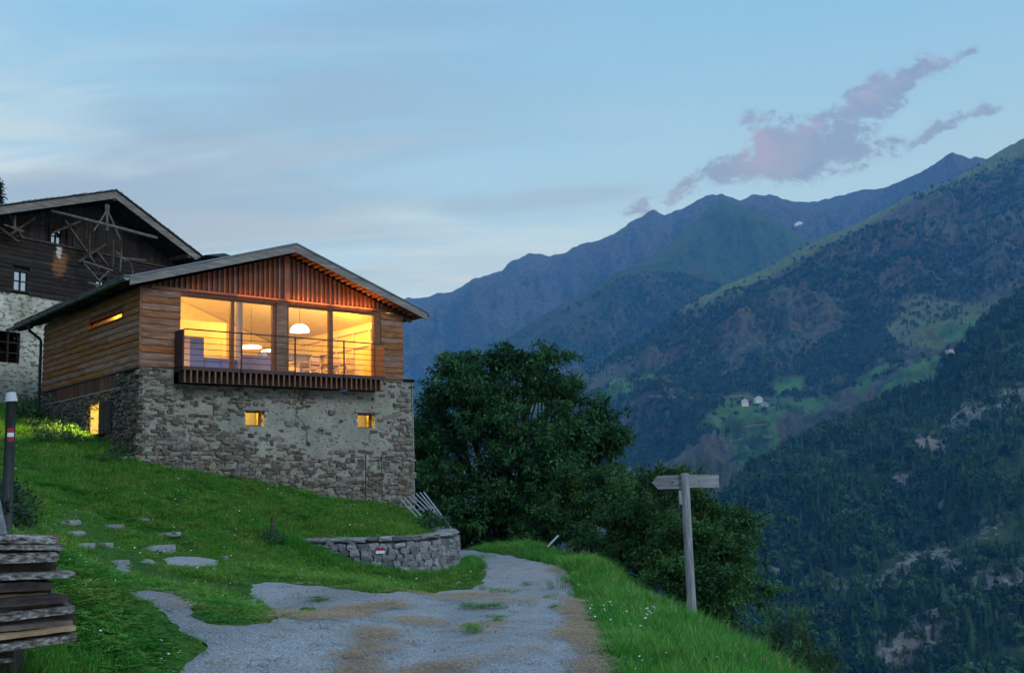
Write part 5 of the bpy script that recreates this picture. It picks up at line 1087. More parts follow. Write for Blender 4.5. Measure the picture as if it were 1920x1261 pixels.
# marker post at the left edge
g1 = P(14., 935., 11.0); g1[2] = min(g1[2]-.25, T(g1[0], g1[1])); tpz = P(17., 752., 11.0)
mp = empty('marker_post', tuple(g1), 0, 'dark wooden post with white cap and red and white blaze', 'post')
hm_ = tpz[2]-g1[2]; M['postdark'] = mat('dark_tarred_post', [(0.3,(.025,.025,.03)),(0.7,(.075,.075,.08))], 5, (6,6,1), 5, 0.8, 0.5)
MB().tube([(0,0,-.3),(.0,0,.4),(.0,0,hm_)], [.058,.054,.050], 12).build('post', M['postdark'], mp, True)
MB().tube([(0,0,hm_-.005),(-.008,0,hm_+.095)], [.066,.05], 14).build('cap', M['tarp'], mp)
zz = P(17., 815., 11.0)[2]-g1[2]
for dz_, mm, r_ in ((.048,'paint_r',.0565),(-.0,'paint_w',.057),(-.048,'paint_r',.0565)): MB().hull([(r_*math.sin(a)*1.01, -r_*math.cos(a)*1.01, zz+dz_-.022) for a in (0,.3,.6,.9,1.2)]+[(.02,-.02,zz+dz_-.022)], [(r_*math.sin(a)*1.01, -r_*math.cos(a)*1.01, zz+dz_+.022) for a in (0,.3,.6,.9,1.2)]+[(.02,-.02,zz+dz_+.022)]).build('blaze', M[mm], mp)
# stump post and rusty rods
b3 = P(510., 1010., 23.3); b3[2] = T(b3[0], b3[1]); o_ = MB().tube([(0,0,-.2),(.02,0,.2),(0,0,.42)], [.055,.05,.035], 7).build('stump_post', M['oldbrown']); o_.location = tuple(b3); tag(o_, 'short reddish brown broken post stump in the grass left of the retaining wall', 'post')
for x_, zt, zb_, lb in ((6.70,-2.28,-2.95,'longer'),(7.27,-2.30,-2.75,'shorter')):
    p = hw(x_, -.16, 0); o_ = MB().tube([(0,0,zb_-.9),(0.01,0,zt)], .017, 6).build('rusty_rod', M['rust']); o_.location = tuple(p); tag(o_, '%s rusty iron rod upright against the rubble wall' % ('left hand' if lb == 'longer' else 'right hand'), 'iron rod', 'rusty rods at the rubble wall')
# ------------------------------------------------------------------ stacked slabs of timber
M['slab'] = mat('bark_slab', [(0.36,(.03,.024,.022)),(0.47,(.14,.12,.105)),(0.56,(.27,.25,.235)),(0.72,(.52,.50,.49))], 9, (1,3,5), 8, 0.9, 0.8, 14, rnd=0.15, bdist=.012)
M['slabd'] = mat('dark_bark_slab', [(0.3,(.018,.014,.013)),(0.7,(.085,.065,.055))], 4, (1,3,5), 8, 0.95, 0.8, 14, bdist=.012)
M['fresh'] = mat('fresh_sawn_plank', [(0.3,(.28,.17,.09)),(0.7,(.46,.31,.19))], 2, (1,6,6), 6, 0.8, 0.2)
M['brown'] = mat('red_brown_plank', [(0.3,(.08,.055,.045)),(0.7,(.21,.16,.135))], 3, (1,5,5), 6, 0.85, 0.4)
PD = 7.0
slabs = [(1008,1012,104,22,'slab','bark covered grey slab on the very top of the timber stack'),(1024,1026,120,15,'slab','thin grey slab just under the top one of the timber stack'),(1048,1043,110,26,'slab','thick grey slab third from the top with a fresh pale end'),(1082,1076,140,17,'slab','long pale grey slab sticking out in the upper half of the stack'),(1102,1096,100,26,'slabd','dark brown slab in the middle of the stack'),(1118,1113,88,9,'fresh','thin orange brown board squeezed in mid stack'),(1132,1121,132,20,'slabd','almost black pointed slab in the middle of the stack'),(1158,1140,140,24,'slab','grey knotty slab with a rounded end in the lower half of the stack'),(1180,1166,136,14,'brown','red brown plank under the knotty grey slab'),(1196,1176,142,13,'fresh','pale freshly sawn plank low in the timber stack'),(1215,1193,142,22,'slab','wide grey board at the bottom of the timber stack'),(1240,1236,24,14,'slab','short grey end of a board lying in the grass under the stack')]
for k, (yl, yr, xr, th, mm, lb) in enumerate(slabs):
    off = random.uniform(-.03, .05); A_ = P(float(xr), float(yr), PD+off); B_ = P(-260., yl+(yl-yr)*1.6, PD-.75+off); d_ = B_-A_; L_ = np.linalg.norm(d_); e1 = d_/L_; e2 = np.cross(e1, (0,0,1)); e2 /= np.linalg.norm(e2); e3 = np.cross(e2, e1)
    if e3[2] < 0: e3 = -e3
    if e2[1] < 0: e2 = -e2
    th_ = th*.72/F_PX*PD; n_ = 22; V = []; F = []; dp_ = random.uniform(.24,.34)
    for i in range(n_+1):
        tt = (i/n_)**1.6*L_; w1 = .008*math.sin(i*1.1+k)+random.uniform(-.006,.006); w2 = random.uniform(-.012,.012); tip = min(1, .75+tt/.12) if mm in ('slab','slabd') else 1
        for a_, b_ in ((-.012+w1,-.46*tip),(-.014+w1,.30*tip),(.012+w1,.44*tip+w2*4),(dp_*.5,.5*tip+w2*4),(dp_,.3*tip),(dp_,-.46*tip)): V.append(e1*tt+e2*a_+e3*(b_*th_))
    for i in range(n_):
        for q in range(6): F.append((i*6+q, i*6+(q+1) % 6, (i+1)*6+(q+1) % 6, (i+1)*6+q))
    me = bpy.data.meshes.new('timber_slab'); me.from_pydata([tuple(v) for v in V], [], F+[tuple(range(6))[::-1], tuple(range(n_*6, n_*6+6))]); me.update()
    o_ = link('timber_slab', me, M[mm]); o_.location = tuple(A_); tag(o_, lb, 'timber slab', 'sawn slabs stacked at the lower left')
SLO = ['first','second','third','fourth','fifth','sixth','seventh','eighth','ninth','tenth']
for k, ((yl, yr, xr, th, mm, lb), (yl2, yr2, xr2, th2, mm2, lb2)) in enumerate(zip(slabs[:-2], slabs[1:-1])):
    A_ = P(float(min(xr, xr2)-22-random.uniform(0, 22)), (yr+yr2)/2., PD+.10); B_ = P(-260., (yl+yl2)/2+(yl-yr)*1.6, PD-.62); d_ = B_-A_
    V = MB().bar((0,0,0), tuple(d_), .34, 30/F_PX*PD); o_ = V.build('timber_slab', M['slabd'] if k % 3 else M['brown']); o_.location = tuple(A_+np.array([0,.12,0])); tag(o_, 'added dark board for the shade in the %s gap from the top of the timber stack' % SLO[k], 'timber slab', 'sawn slabs stacked at the lower left')  # dark boards added at the back stand in for shade between slabs
bs_ = MB(); bs_.box(-1.6,-.35,.02,.10,-.6,.62); 
for xx_ in (-1.9,-1.0,-.35):
    p = P(60., 1225., PD+.12); o_ = box('stack_support', M['oldbrown'], None, -.05, .05, .06, .2, -.9, .55); o_.location = (p[0]+xx_+.1, p[1]+.1, p[2]); tag(o_, 'upright batten behind the stacked slabs', 'batten', 'uprights behind the timber stack')
A_ = P(-10., 940., 7.6); B_ = P(12., 1012., 7.4); o_ = MB().bar(tuple(A_-B_), (0,0,-.1), .07, .03, (0,1,0)).build('leaning_board', M['grey']); o_.location = tuple(B_); tag(o_, 'grey board end leaning behind the timber stack at the left edge', 'board')
# ------------------------------------------------------------------ loose stones
M['pale_st'] = mat('pale_path_stone', [(0.25,(.16,.155,.15)),(0.6,(.33,.33,.32)),(0.85,(.46,.46,.46))], 6, (1,1,1), 6, 0.9, 0.7, 20, rnd=.2)
lst = [(291,1024,56,24,.35,'large flat pale boulder beside the asphalt path'),(148,1022,36,14,.3,'pale angular stone left of the flat boulder in the grassy path'),(197,1020,18,10,.3,'small pale stone between the boulder and the timber stack'),(128,978,28,11,.3,'pale flat stone upper one of the pair on the grassy path'),(134,998,26,10,.3,'pale flat stone lower one of the pair on the grassy path'),(213,986,24,7,.3,'thin flat stone half sunk in the grass by the path'),(268,975,18,6,.3,'small flat stone highest in the lawn'),(318,1000,34,7,.3,'long thin stone half hidden in the grass above the boulder'),(398,866,34,34,.8,'pale square block standing at the foot of the rubble wall'),(238,856,30,14,.5,'white stone at the base corner of the rubble wall'),(421,1044,14,8,.4,'small white stone right of the asphalt patch'),(220,1054,26,9,.3,'pale stone above the small asphalt patch'),(86,990,14,10,.4,'small stone near the dark ivy bush'),(470,1128,12,6,.4,'tiny pebble at the edge of the grass island')]
for px_, py_, w_, h_, fl_, lb in lst:
    p = G(px_, py_+h_*.35); k_ = p[1]/F_PX; me = stones_of('pale_st', 6)[random.randrange(6)]; o_ = bpy.data.objects.new('field_stone', me); COL.objects.link(o_)
    o_.location = tuple(p+np.array([0,0,h_*k_*.04])); dpt = w_*k_*(1.7 if fl_ < .5 else .9); hh = h_*k_*(1.0 if fl_ > .5 else .35)+.06; o_.scale = (w_*k_*1.1, dpt, hh); o_.rotation_euler = (0,0,random.uniform(-.3,.3)); tag(o_, lb, 'stone', 'loose stones in the grass')
# ------------------------------------------------------------------ trees and bushes near the lane
def leafmat(name, c1, c2, sub=0.0):
    m = bpy.data.materials.new(name); m.use_nodes = True; n = NT(m.node_tree); o = n.n('ShaderNodeOutputMaterial'); b = n.n('ShaderNodeBsdfPrincipled')
    b.inputs['Roughness'].default_value = 0.55; b.inputs['Specular IOR Level'].default_value = 0.25
    t = n.n('ShaderNodeTexCoord'); at = n.n('ShaderNodeAttribute', attribute_name='tint'); c = n.mix(n.maprange(n.noise(t.outputs['Object'], 1.1, 3), 0.35, 0.65, 0, 1), c1, c2)
    c = n.mix(1.0, c, at.outputs['Color'], 'MULTIPLY'); n.l(c, b.inputs['Base Color'])
    tr = n.n('ShaderNodeBsdfTranslucent'); n.l(c, tr.inputs[0]); mx = n.n('ShaderNodeMixShader'); mx.inputs[0].default_value = 0.28; n.l(b.outputs[0], mx.inputs[1]); n.l(tr.outputs[0], mx.inputs[2]); n.l(mx.outputs[0], o.inputs[0]); return m
M['leaf_a'] = leafmat('walnut_leaves', (.020,.072,.026), (.055,.15,.042)); M['leaf_b'] = leafmat('hazel_leaves', (.024,.080,.022), (.065,.155,.036)); M['leaf_c'] = leafmat('willow_leaves', (.05,.12,.045), (.08,.17,.06))
M['leaf_d'] = leafmat('pale_bush_leaves', (.03,.08,.03), (.055,.13,.045)); M['needle'] = leafmat('spruce_needles', (.010,.028,.014), (.02,.045,.02)); M['ivy'] = leafmat('dark_ivy', (.014,.04,.018), (.03,.075,.032))
def leafcloud(centers, dirs, per, ll, lw, spread, rs, droop=0.25, tintr=(.55,1.5)):
    """rosettes of single leaves, each a folded pair of triangles, at the given twig ends"""
    n_ = len(centers); c = np.repeat(centers, per, 0); d = np.repeat(dirs, per, 0); N_ = len(c)
    v = rs.normal(size=(N_, 3)); v /= np.linalg.norm(v, axis=1)[:,None]; a = d*0.55+v; a /= np.linalg.norm(a, axis=1)[:,None]; a[:,2] -= droop; a /= np.linalg.norm(a, axis=1)[:,None]
    base = c+a*spread*rs.uniform(.05, 1, (N_, 1))+rs.normal(size=(N_,3))*spread*.12
    L = ll*rs.uniform(.65, 1.25, (N_, 1)); s = np.cross(a, rs.normal(size=(N_,3))*.5+np.array([0,0,1.])); s /= np.linalg.norm(s, axis=1)[:,None]+1e-9; W = lw*rs.uniform(.7,1.2,(N_,1))
    up = np.cross(s, a); p0 = base; p1 = base+a*L*.5+s*W*.5-up*W*.1; p2 = base+a*L-np.array([0,0,1])*L*.15; p3 = base+a*L*.5-s*W*.5-up*W*.1
    V = np.stack([p0,p1,p2,p3], 1).reshape(-1, 3); F = np.arange(4*N_).reshape(-1, 4); t_ = np.repeat(np.repeat(rs.uniform(*tintr, n_), per)*rs.uniform(.75,1.25,N_), 4)
    hue = np.repeat(rs.uniform(-.15,.15,N_), 4); return V, F, np.stack([t_*(1+hue), t_, t_*(1-hue)], -1)
def tree(name, base, lobes, leafm, ntips, per, ll, lw, spread, seed, label, cat, trunk_r=.16, rootz=-.3, nlimb=3, group=None, droop=.05, shell=.40, trunk=True, clump=.24):
    """lobes: (px, py, Y, rx_px, ry_px) crown volumes; depth radius like the width"""
    rs = np.random.default_rng(seed); rd = random.Random(seed); base = np.array(base, float)
    root = empty(name, tuple(base), 0, label, cat, group)
    L = []
    for px_, py_, Y_, rx_, ry_ in lobes: L.append((P(float(px_), float(py_), Y_)-base, rx_*Y_/F_PX, ry_*Y_/F_PX))
    L0 = L[:]
    for c, rx_, rz_ in L0:
        for q in range(5):
            v = rs.normal(size=3); v[2] = v[2]*.8+.25; v /= np.linalg.norm(v); f = rs.uniform(.22,.5); L.append((c+v*np.array([rx_,rx_*.8,rz_])*rs.uniform(.95,1.3), rx_*f, min(rx_,rz_)*f))
    L = [(c, a*(.8 if i_ < len(L0) else 1), b*(.8 if i_ < len(L0) else 1)) for i_, (c, a, b) in enumerate(L)]
    vol = np.array([l[1]*l[1]*l[2] for l in L])**.75; vol /= vol.sum(); C = []; D = []
    for (c, rx_, rz_), f in zip(L, vol):
        k = max(2, int(ntips*f/8)); v = rs.normal(size=(k,3)); v /= np.linalg.norm(v, axis=1)[:,None]; r = rs.uniform(shell, 1, (k,1))**.6*(1+.28*fbm(v*2.3+seed+c[None], 3)[:,None]); q0 = c+v*r*np.array([rx_, rx_*.8, rz_]); C.append(np.repeat(q0, 8, 0)+rs.normal(size=(8*k,3))*np.array([1,1,.42])*clump); D.append(np.repeat(v, 8, 0)+rs.normal(size=(8*k,3))*.3)
    C = np.concatenate(C); D = np.concatenate(D); gz_ = T(C[:,0]+base[0], C[:,1]+base[1])-base[2]; k = C[:,2] > gz_+.05; C, D = C[k], D[k]
    V, F, tt = leafcloud(C, D, per, ll, lw, spread, rs, droop); me = npmesh('crown', V, F); setcol(me, 'tint', tt); link('crown', me, M[leafm], root)
    bw = MB(); tr_ = MB(); cen = np.mean([l[0] for l in L], 0); fork = np.array([cen[0]*.35, cen[1]*.35, max(.5, cen[2]*.35)])
    pts = [(0,0,rootz),(fork[0]*.3,fork[1]*.3,fork[2]*.5),tuple(fork)]
    tr_.tube(pts, [trunk_r*1.35, trunk_r, trunk_r*.8], 9); tr_.build('trunk', M['bark'], root, True)
    for c, rx_, rz_ in L0:
        mid = fork*.45+c*.55+rs.normal(size=3)*.15*rx_; mid[2] -= .1*rx_; bw.tube([tuple(fork), tuple(mid), tuple(c)], [trunk_r*.55, trunk_r*.32, trunk_r*.16], 6, False)
        for q in range(7):
            v = rs.normal(size=3); v /= np.linalg.norm(v); v[2] = abs(v[2])*.7+.1; e = c+v*np.array([rx_, rx_*.8, rz_])*.85; bw.tube([tuple(mid), tuple((mid+e)/2+rs.normal(size=3)*.08), tuple(e)], [trunk_r*.2, trunk_r*.12, trunk_r*.04], 4, False)
    bw.build('branches', M['bark'], root, True); return root
def gb_(px_, py_, Y_): p = P(float(px_), float(py_), Y_); p[2] = T(p[0], p[1]); return p
tree('walnut_tree', gb_(955, 1010, 38), [(862,712,38,44,42),(850,690,38.5,30,26),(905,735,37,45,45),(985,705,38,60,40),(940,672,38,22,18),(1035,725,38.5,45,48),(1090,770,38,45,40),(930,800,36.5,75,70),(1040,820,36.5,85,65),(835,800,38,40,70),(1120,820,37.5,36,32),(1150,830,37.5,20,18),(860,890,36.5,70,62),(960,900,36,90,60),(1060,905,36.5,70,55),(1000,680,38,30,18),(820,745,38,20,28),(900,960,36,80,45),(1000,975,36,70,35),(870,985,37,45,32),(930,1000,36,60,26),(1000,1005,35.5,60,24),(850,1000,38,30,26)],
     'leaf_a', 3900, 20, .17, .08, .16, 21, 'tall dense walnut tree beyond the lane right of the stone house', 'tree', .24)
tree('lilac_bush', gb_(800, 1000, 39.5), [(790,880,39.5,30,70),(795,810,39.8,20,50),(800,950,39,30,40)], 'leaf_d', 420, 22, .16, .07, .3, 22, 'lighter green bush between the stone corner and the walnut tree', 'bush', .08)
tree('hazel_bush', gb_(1090, 1015, 33.5), [(1060,945,33.5,60,50),(1120,925,33.5,55,48),(1080,985,33.2,75,38),(1150,905,33.5,30,28),(1010,985,34,50,36)], 'leaf_b', 1300, 22, .10, .06, .13, 23, 'spreading hazel bush in front of the walnut tree behind the small board', 'bush', .09, nlimb=2, clump=.17)
tree('hazel_bush', gb_(1190, 1060, 27), [(1190,935,27.5,48,40),(1175,985,27,70,45),(1230,1000,26.5,60,55),(1160,1025,26.5,60,30),(1210,1060,26,60,35)], 'leaf_b', 1300, 22, .10, .058, .12, 24, 'dark hazel bush behind the arrow end of the signpost', 'bush', .1, clump=.17)
tree('beech_tree', gb_(1330, 1170, 24), [(1290,960,24.5,55,50),(1345,985,24.5,50,50),(1320,1040,23.5,80,55),(1375,1055,24,38,42),(1400,1105,23.5,30,26),(1260,1040,23.5,55,50),(1300,1105,22.5,75,45),(1370,1130,22.5,50,40),(1235,900,25,26,18),(1300,905,25,22,16)],
     'leaf_b', 2300, 22, .095, .052, .12, 25, 'broad beech tree on the steep bank behind the signpost', 'tree', .12, clump=.17)
def sapling(px_, py_, Y_, hpx, seed, label, n_st=6, wpx=40):
    rs = np.random.default_rng(seed); b = gb_(px_, py_, Y_); top = P(float(px_), py_-hpx, Y_)[2]; root = empty('willow_shrub', tuple(b), 0, label, 'shrub', 'pale shrubs on the bank'); C = []; D = []; st_ = MB()
    for k in range(n_st):
        e = np.array([rs.normal()*wpx/2*Y_/F_PX, rs.normal()*.2, (top-b[2])*rs.uniform(.75, 1.05)]); st_.tube([(0,0,-.3), tuple(e*np.array([.5,.5,.5])+rs.normal(size=3)*.04), tuple(e)], [.02,.014,.005], 5, False)
        for f in np.linspace(.25, 1, 22): C.append(e*np.array([f**1.2,f**1.2,f])+rs.normal(size=3)*.05); D.append(np.array([0,0,1.])+rs.normal(size=3)*.35)
    V, F, tt = leafcloud(np.array(C), np.array(D), 14, .11, .022, .12, rs, -.25); me = npmesh('leaves', V, F); setcol(me, 'tint', tt); link('leaves', me, M['leaf_c'], root); tag(st_.build('stems', M['bark'], root), kind='stuff')
sapling(1478, 1240, 17, 90, 31, 'pale willow shrub rising behind the right hand bank', 8, 50); sapling(1545, 1262, 16, 60, 32, 'low pale shrub at the right end of the bank crest', 6, 50); sapling(1510, 1250, 16.5, 95, 33, 'tall thin willow shoot beside the pale shrubs', 3, 16); sapling(1440, 1215, 18, 55, 34, 'small pale shrub at the foot of the beech', 5, 40)
# spruce behind the old farmhouse
def spruce(px_, ytop, Y_, h, seed):
    rs = np.random.default_rng(seed); tp = P(float(px_), float(ytop), Y_); b = tp-np.array([0,0,h]); root = empty('spruce_tree', tuple(b), 0, 'dark spruce top showing above the roof of the old farmhouse', 'tree'); bw = MB(); C = []; D = []
    MB().tube([(0,0,-2),(0,0,h)], [.25,.02], 8).build('trunk', M['bark'], root)
    for z_ in np.arange(h*.25, h, .34):
        R = (h-z_)*.24+.12
        for q in range(7):
            a = rs.uniform(0, 6.28); e = np.array([R*math.cos(a), R*math.sin(a), z_-R*.22]); bw.tube([(0,0,z_), tuple(e)], [.03,.008], 4, False)
            for f in np.linspace(.25, 1, max(3, int(R*5))): C.append(np.array([0,0,z_])*(1-f)+e*f); D.append(np.array([e[0]/R, e[1]/R, -.3]))
    V, F, tt = leafcloud(np.array(C), np.array(D), 9, .26, .10, .22, rs, .35); me = npmesh('crown', V, F); setcol(me, 'tint', tt); link('crown', me, M['needle'], root); bw.build('branches', M['bark'], root)
spruce(-8, 335, 60, 13, 41)
# ivy bush at the left edge and tall herbs at the house
def herbs(name, pts, leafm, per, ll, lw, sp_, seed, label, hts, cat='bush', droop=-.1):
    rs = np.random.default_rng(seed); b = np.array(pts[0], float); root = empty(name, tuple(b), 0, label, cat); C = []; D = []; st_ = MB()
    for p in pts:
        h = hts*rs.uniform(.6, 1.15); o_ = np.array(p)-b; st_.tube([tuple(o_-np.array([0,0,.1])), tuple(o_+np.array([0,0,h]))], [.008,.003], 3, False)
        for f in np.linspace(.15, 1, 6): C.append(o_+np.array([rs.normal()*.07, rs.normal()*.07, h*f])); D.append(np.array([0,0,.4])+rs.normal(size=3)*.4)
    V, F, tt = leafcloud(np.array(C), np.array(D), per, ll, lw, sp_, rs, droop); me = npmesh('leaves', V, F); setcol(me, 'tint', tt); link('leaves', me, M[leafm], root); tag(st_.build('stems', M['bark'], root), kind='stuff')
def gpts(x0, x1, y0, y1, n_, seed):
    rs = np.random.default_rng(seed); a = rs.uniform(x0, x1, n_); b = rs.uniform(y0, y1, n_); return groundhit(a, b)
herbs('ivy_bush', gpts(-60, 48, 930, 1010, 75, 1), 'ivy', 9, .075, .055, .10, 51, 'dark ivy bush round the marker post at the left edge', .34)
herbs('nettle_patch', gpts(60, 150, 800, 830, 60, 2), 'leaf_c', 8, .12, .05, .12, 52, 'pale leafy weeds left of the cellar window in its warm light', .13, 'weeds')
herbs('nettle_patch', gpts(25, 80, 765, 790, 30, 3), 'leaf_d', 8, .12, .06, .13, 53, 'leafy weeds below the downpipe', .35, 'weeds')
herbs('nettle_patch', gpts(200, 250, 850, 868, 24, 4), 'leaf_d', 8, .08, .04, .09, 54, 'dark weeds under the shutter at the stone corner', .2, 'weeds')
herbs('weed_clump', gpts(795, 842, 985, 1000, 30, 5), 'leaf_d', 7, .10, .05, .11, 55, 'leafy weeds at the foot of the leaning fence', .35, 'weeds')
herbs('weed_clump', gpts(490, 530, 1012, 1025, 10, 6), 'leaf_d', 7, .09, .04, .10, 56, 'leafy weeds around the broken post stump', .12, 'weeds')
# ------------------------------------------------------------------ grass
def tuft(seed, n_, h, spread, w, lean, clover=False):
    r = random.Random(seed); V = []; F = []; tn = []
    for i in range(n_):
        a = r.uniform(0, 6.28); rr = spread*math.sqrt(r.random()); x0, y0 = rr*math.cos(a), rr*math.sin(a); hh = h*r.uniform(.45, 1.1); ln = lean*r.uniform(.2, 1.2)*hh; la = a+r.uniform(-1, 1); dx, dy = math.cos(la), math.sin(la); px_, py_ = -dy*w/2, dx*w/2; b = len(V); t_ = r.uniform(.6, 1.4)
        if clover:
            cx_, cy_, cz_ = x0+dx*ln, y0+dy*ln, hh*.8
            for k in range(3):
                q = la+k*2.09; V.extend([(cx_, cy_, cz_), (cx_+w*math.cos(q-.5), cy_+w*math.sin(q-.5), cz_+w*.25), (cx_+w*1.25*math.cos(q), cy_+w*1.25*math.sin(q), cz_+w*.15), (cx_+w*math.cos(q+.5), cy_+w*math.sin(q+.5), cz_+w*.25)]); F.append((b+4*k, b+4*k+1, b+4*k+2, b+4*k+3)); tn += [t_]*4
        else:
            for f, ww in ((0,1),(.5,.8),(1,.05)):
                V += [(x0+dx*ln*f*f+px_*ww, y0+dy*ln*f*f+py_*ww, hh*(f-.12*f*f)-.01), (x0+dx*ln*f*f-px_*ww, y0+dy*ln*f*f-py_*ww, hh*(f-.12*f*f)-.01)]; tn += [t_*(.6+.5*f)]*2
            F += [(b,b+1,b+3,b+2),(b+2,b+3,b+5,b+4)]
    me = bpy.data.meshes.new('grass_tuft'); me.from_pydata(V, [], F); me.update(); setcol(me, 'tint', np.array(tn)[:,None]*np.ones((1,3))); return me
def grassmat(name, c1, c2, c3):
    m = leafmat(name, c1, c2); nt = m.node_tree; n = NT.__new__(NT); n.t = nt; b = [x for x in nt.nodes if x.type == 'BSDF_PRINCIPLED'][0]; b.inputs['Roughness'].default_value = .6
    g = nt.nodes.new('ShaderNodeNewGeometry'); src = b.inputs['Base Color'].links[0].from_socket
    f = n.maprange(n.noise(g.outputs['Position'], 1.4, 6, .7), .42, .62, 0, .9); c = n.mix(f, src, n.mix(1.0, c3, [x for x in nt.nodes if x.type == 'ATTRIBUTE'][0].outputs['Color'], 'MULTIPLY')); nt.links.new(c, b.inputs['Base Color'])
    tr = [x for x in nt.nodes if x.type == 'BSDF_TRANSLUCENT'][0]; nt.links.new(c, tr.inputs[0]); return m
M['grass'] = grassmat('lawn_grass', (.06,.25,.022), (.13,.36,.03), (.23,.34,.06)); M['grass2'] = grassmat('verge_grass', (.055,.27,.03), (.09,.36,.038), (.19,.36,.06)); M['clover'] = grassmat('clover_leaves', (.055,.26,.025), (.09,.34,.034), (.22,.33,.05))
M['dry'] = mat('dry_straw', [(0.3,(.20,.13,.08)),(0.7,(.60,.45,.30))], 30, rough=.9)
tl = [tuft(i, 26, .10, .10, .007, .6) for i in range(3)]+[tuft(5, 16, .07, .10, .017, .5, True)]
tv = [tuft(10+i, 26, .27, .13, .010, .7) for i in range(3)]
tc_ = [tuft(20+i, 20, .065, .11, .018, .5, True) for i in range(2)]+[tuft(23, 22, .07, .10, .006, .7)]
def mksrc(meshes, mm, where, nm='grass_tuft'):
    r = []
    for k, me in enumerate(meshes):
        me.materials.append(M[mm]); o_ = link(nm, me); p = G(*where[k % len(where)]); o_.location = (p[0]+.05*k, p[1], p[2]); tag(o_, 'green grass tuft', kind='stuff'); r.append(o_)
    return r
sl = mksrc(tl, 'grass', [(420,960),(460,980),(500,960),(380,940)]); sv = mksrc(tv, 'grass2', [(1180,1200),(1230,1230),(1150,1150)]); sc2 = mksrc(tc_, 'clover', [(300,1220),(260,1200),(230,1240)])
def sample(n_, x0, x1, y0, y1, dens):
    x = rng.uniform(x0, x1, n_); u_ = rng.random(n_); y = y0*(y1/y0)**u_; # more points near the viewer
    k = rng.random(n_) < dens(x, y); return x[k], y[k]
HP = [tuple(hw(a_, b_, 0)[:2]) for a_, b_ in ((0.06,0.08),(WR-.1,.08),(WR-.1,LH),(.06,LH))]; OP = [tuple(ow(a_, b_, 0)[:2]) for a_, b_ in ((OW0,0),(OW1,0),(OW1,OD),(OW0,OD))]
def okg(x, y):
    m = ~onroad(x, y) & ~onroad(x+.03, y) & ~onroad(x-.03, y) & ~onroad(x, y-.03) & ~inpoly(x, y, HP) & ~inpoly(x, y, OP); m &= ~((segdist(x, y, WALLC[1:], False) < .22)); return m
def isverge(x, y): return x > np.interp(y, [3,9,15,22,26,29,31,40], [.6,.7,.95,1.0,.6,-.5,-2.4,-6])
def scar(x, y): return fbm(np.stack([x*.9, y*.9, x*0+3], -1), 4)
x, y = sample(150000, -18, 6, 5.5, 34, lambda a, b: np.where(okg(a, b), 1, 0)*np.clip(np.interp(b, [5,10,20,34], [.75,.8,.8,.8]), 0, 1))
ax2, ay2 = proj(np.stack([x, y, T(x, y)], -1)); inview = (ax2 > -120) & (ax2 < 2000) & (ay2 < 1330) & (y > 3); x, y = x[inview], y[inview]
rsd = -roadsd(x, y); nearf = np.clip(.45+rsd/.7*.55, .45, 1)
z = T(x, y); vg = isverge(x, y); pathy = (segdist(x, y, [tuple(G(150,960)[:2]), tuple(G(200,1040)[:2]), tuple(G(330,1090)[:2]), tuple(G(450,1110)[:2])], False) < .55)
thin = (scar(x, y) > .18) & pathy; cl_ = (~vg) & ((y < 13.5) | (scar(x+30, y) > .25)); lw_ = (~vg) & ~cl_
def put(name, m, srcs_, s0, s1, lab): scatter(name, np.stack([x[m], y[m], z[m]-.005], -1), rng.uniform(s0, s1, m.sum())*nearf[m]*(1+.35*fbm(np.stack([x[m], y[m], z[m]*0], -1)*1.3, 3)), rng.uniform(0, 6.28, m.sum()), srcs_, tilt=rng.normal(0, .12, (m.sum(), 2)), label=lab)
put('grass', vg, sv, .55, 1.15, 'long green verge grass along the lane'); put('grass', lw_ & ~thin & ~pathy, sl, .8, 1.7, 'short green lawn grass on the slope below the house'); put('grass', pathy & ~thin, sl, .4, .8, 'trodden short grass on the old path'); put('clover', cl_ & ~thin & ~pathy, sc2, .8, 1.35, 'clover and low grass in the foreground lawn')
# extra tall fringe on the bank crest and along the wall foot
xx = rng.uniform(0, 1, 9000); yy = 6*(32/6)**xx; ex = np.interp(yy, [6,9,10.5,12.5,15.5,18.5,25,31], [2.7,2.55,2.6,2.42,2.3,1.9,1.6,.5])+rng.normal(0, .28, 9000); zz = T(ex, yy)
scatter('grass', np.stack([ex, yy, zz], -1), rng.uniform(.7, 1.35, 9000), rng.uniform(0,6.28,9000), sv, tilt=rng.normal(0,.15,(9000,2)), label='tall fringe of grass on the crest of the bank')
s_ = rng.uniform(0, seg[-1]-2, 1600); W = np.array([wpt(a_) for a_ in s_]); of = rng.uniform(.25, .95, 1600); xw = W[:,0]+W[:,3]*of; yw = W[:,1]-W[:,2]*of; k = ~onroad(xw, yw)
scatter('grass', np.stack([xw[k], yw[k], T(xw[k], yw[k])], -1), rng.uniform(.5, .95, k.sum()), rng.uniform(0,6.28,k.sum()), sv, label='long grass at the foot of the retaining wall')
dm_ = MB(); dm_.tube([(0,0,0),(.01,0,.25),(.03,.01,.46)], [.0016,.0013,.001], 3, False)
for a in range(9): dm_.bar((.03,.01,.40+a*.012), (.03+.022*math.cos(a*2.4),.01+.022*math.sin(a*2.4),.425+a*.012), .004, .004)
ds_ = link('seed_stalk', dm_.mesh('seed_stalk'), M['dry']); p = G(1290, 1190); ds_.location = (p[0], p[1], p[2]); tag(ds_, 'dry seed stalk', kind='stuff')
xx = rng.uniform(0, 1, 220); yy = 6.5*(32/6.5)**xx; ex = np.interp(yy, [6,9,10.5,12.5,15.5,18.5,25,31], [2.7,2.55,2.6,2.42,2.3,1.9,1.6,.5])+rng.normal(.05, .22, 220)
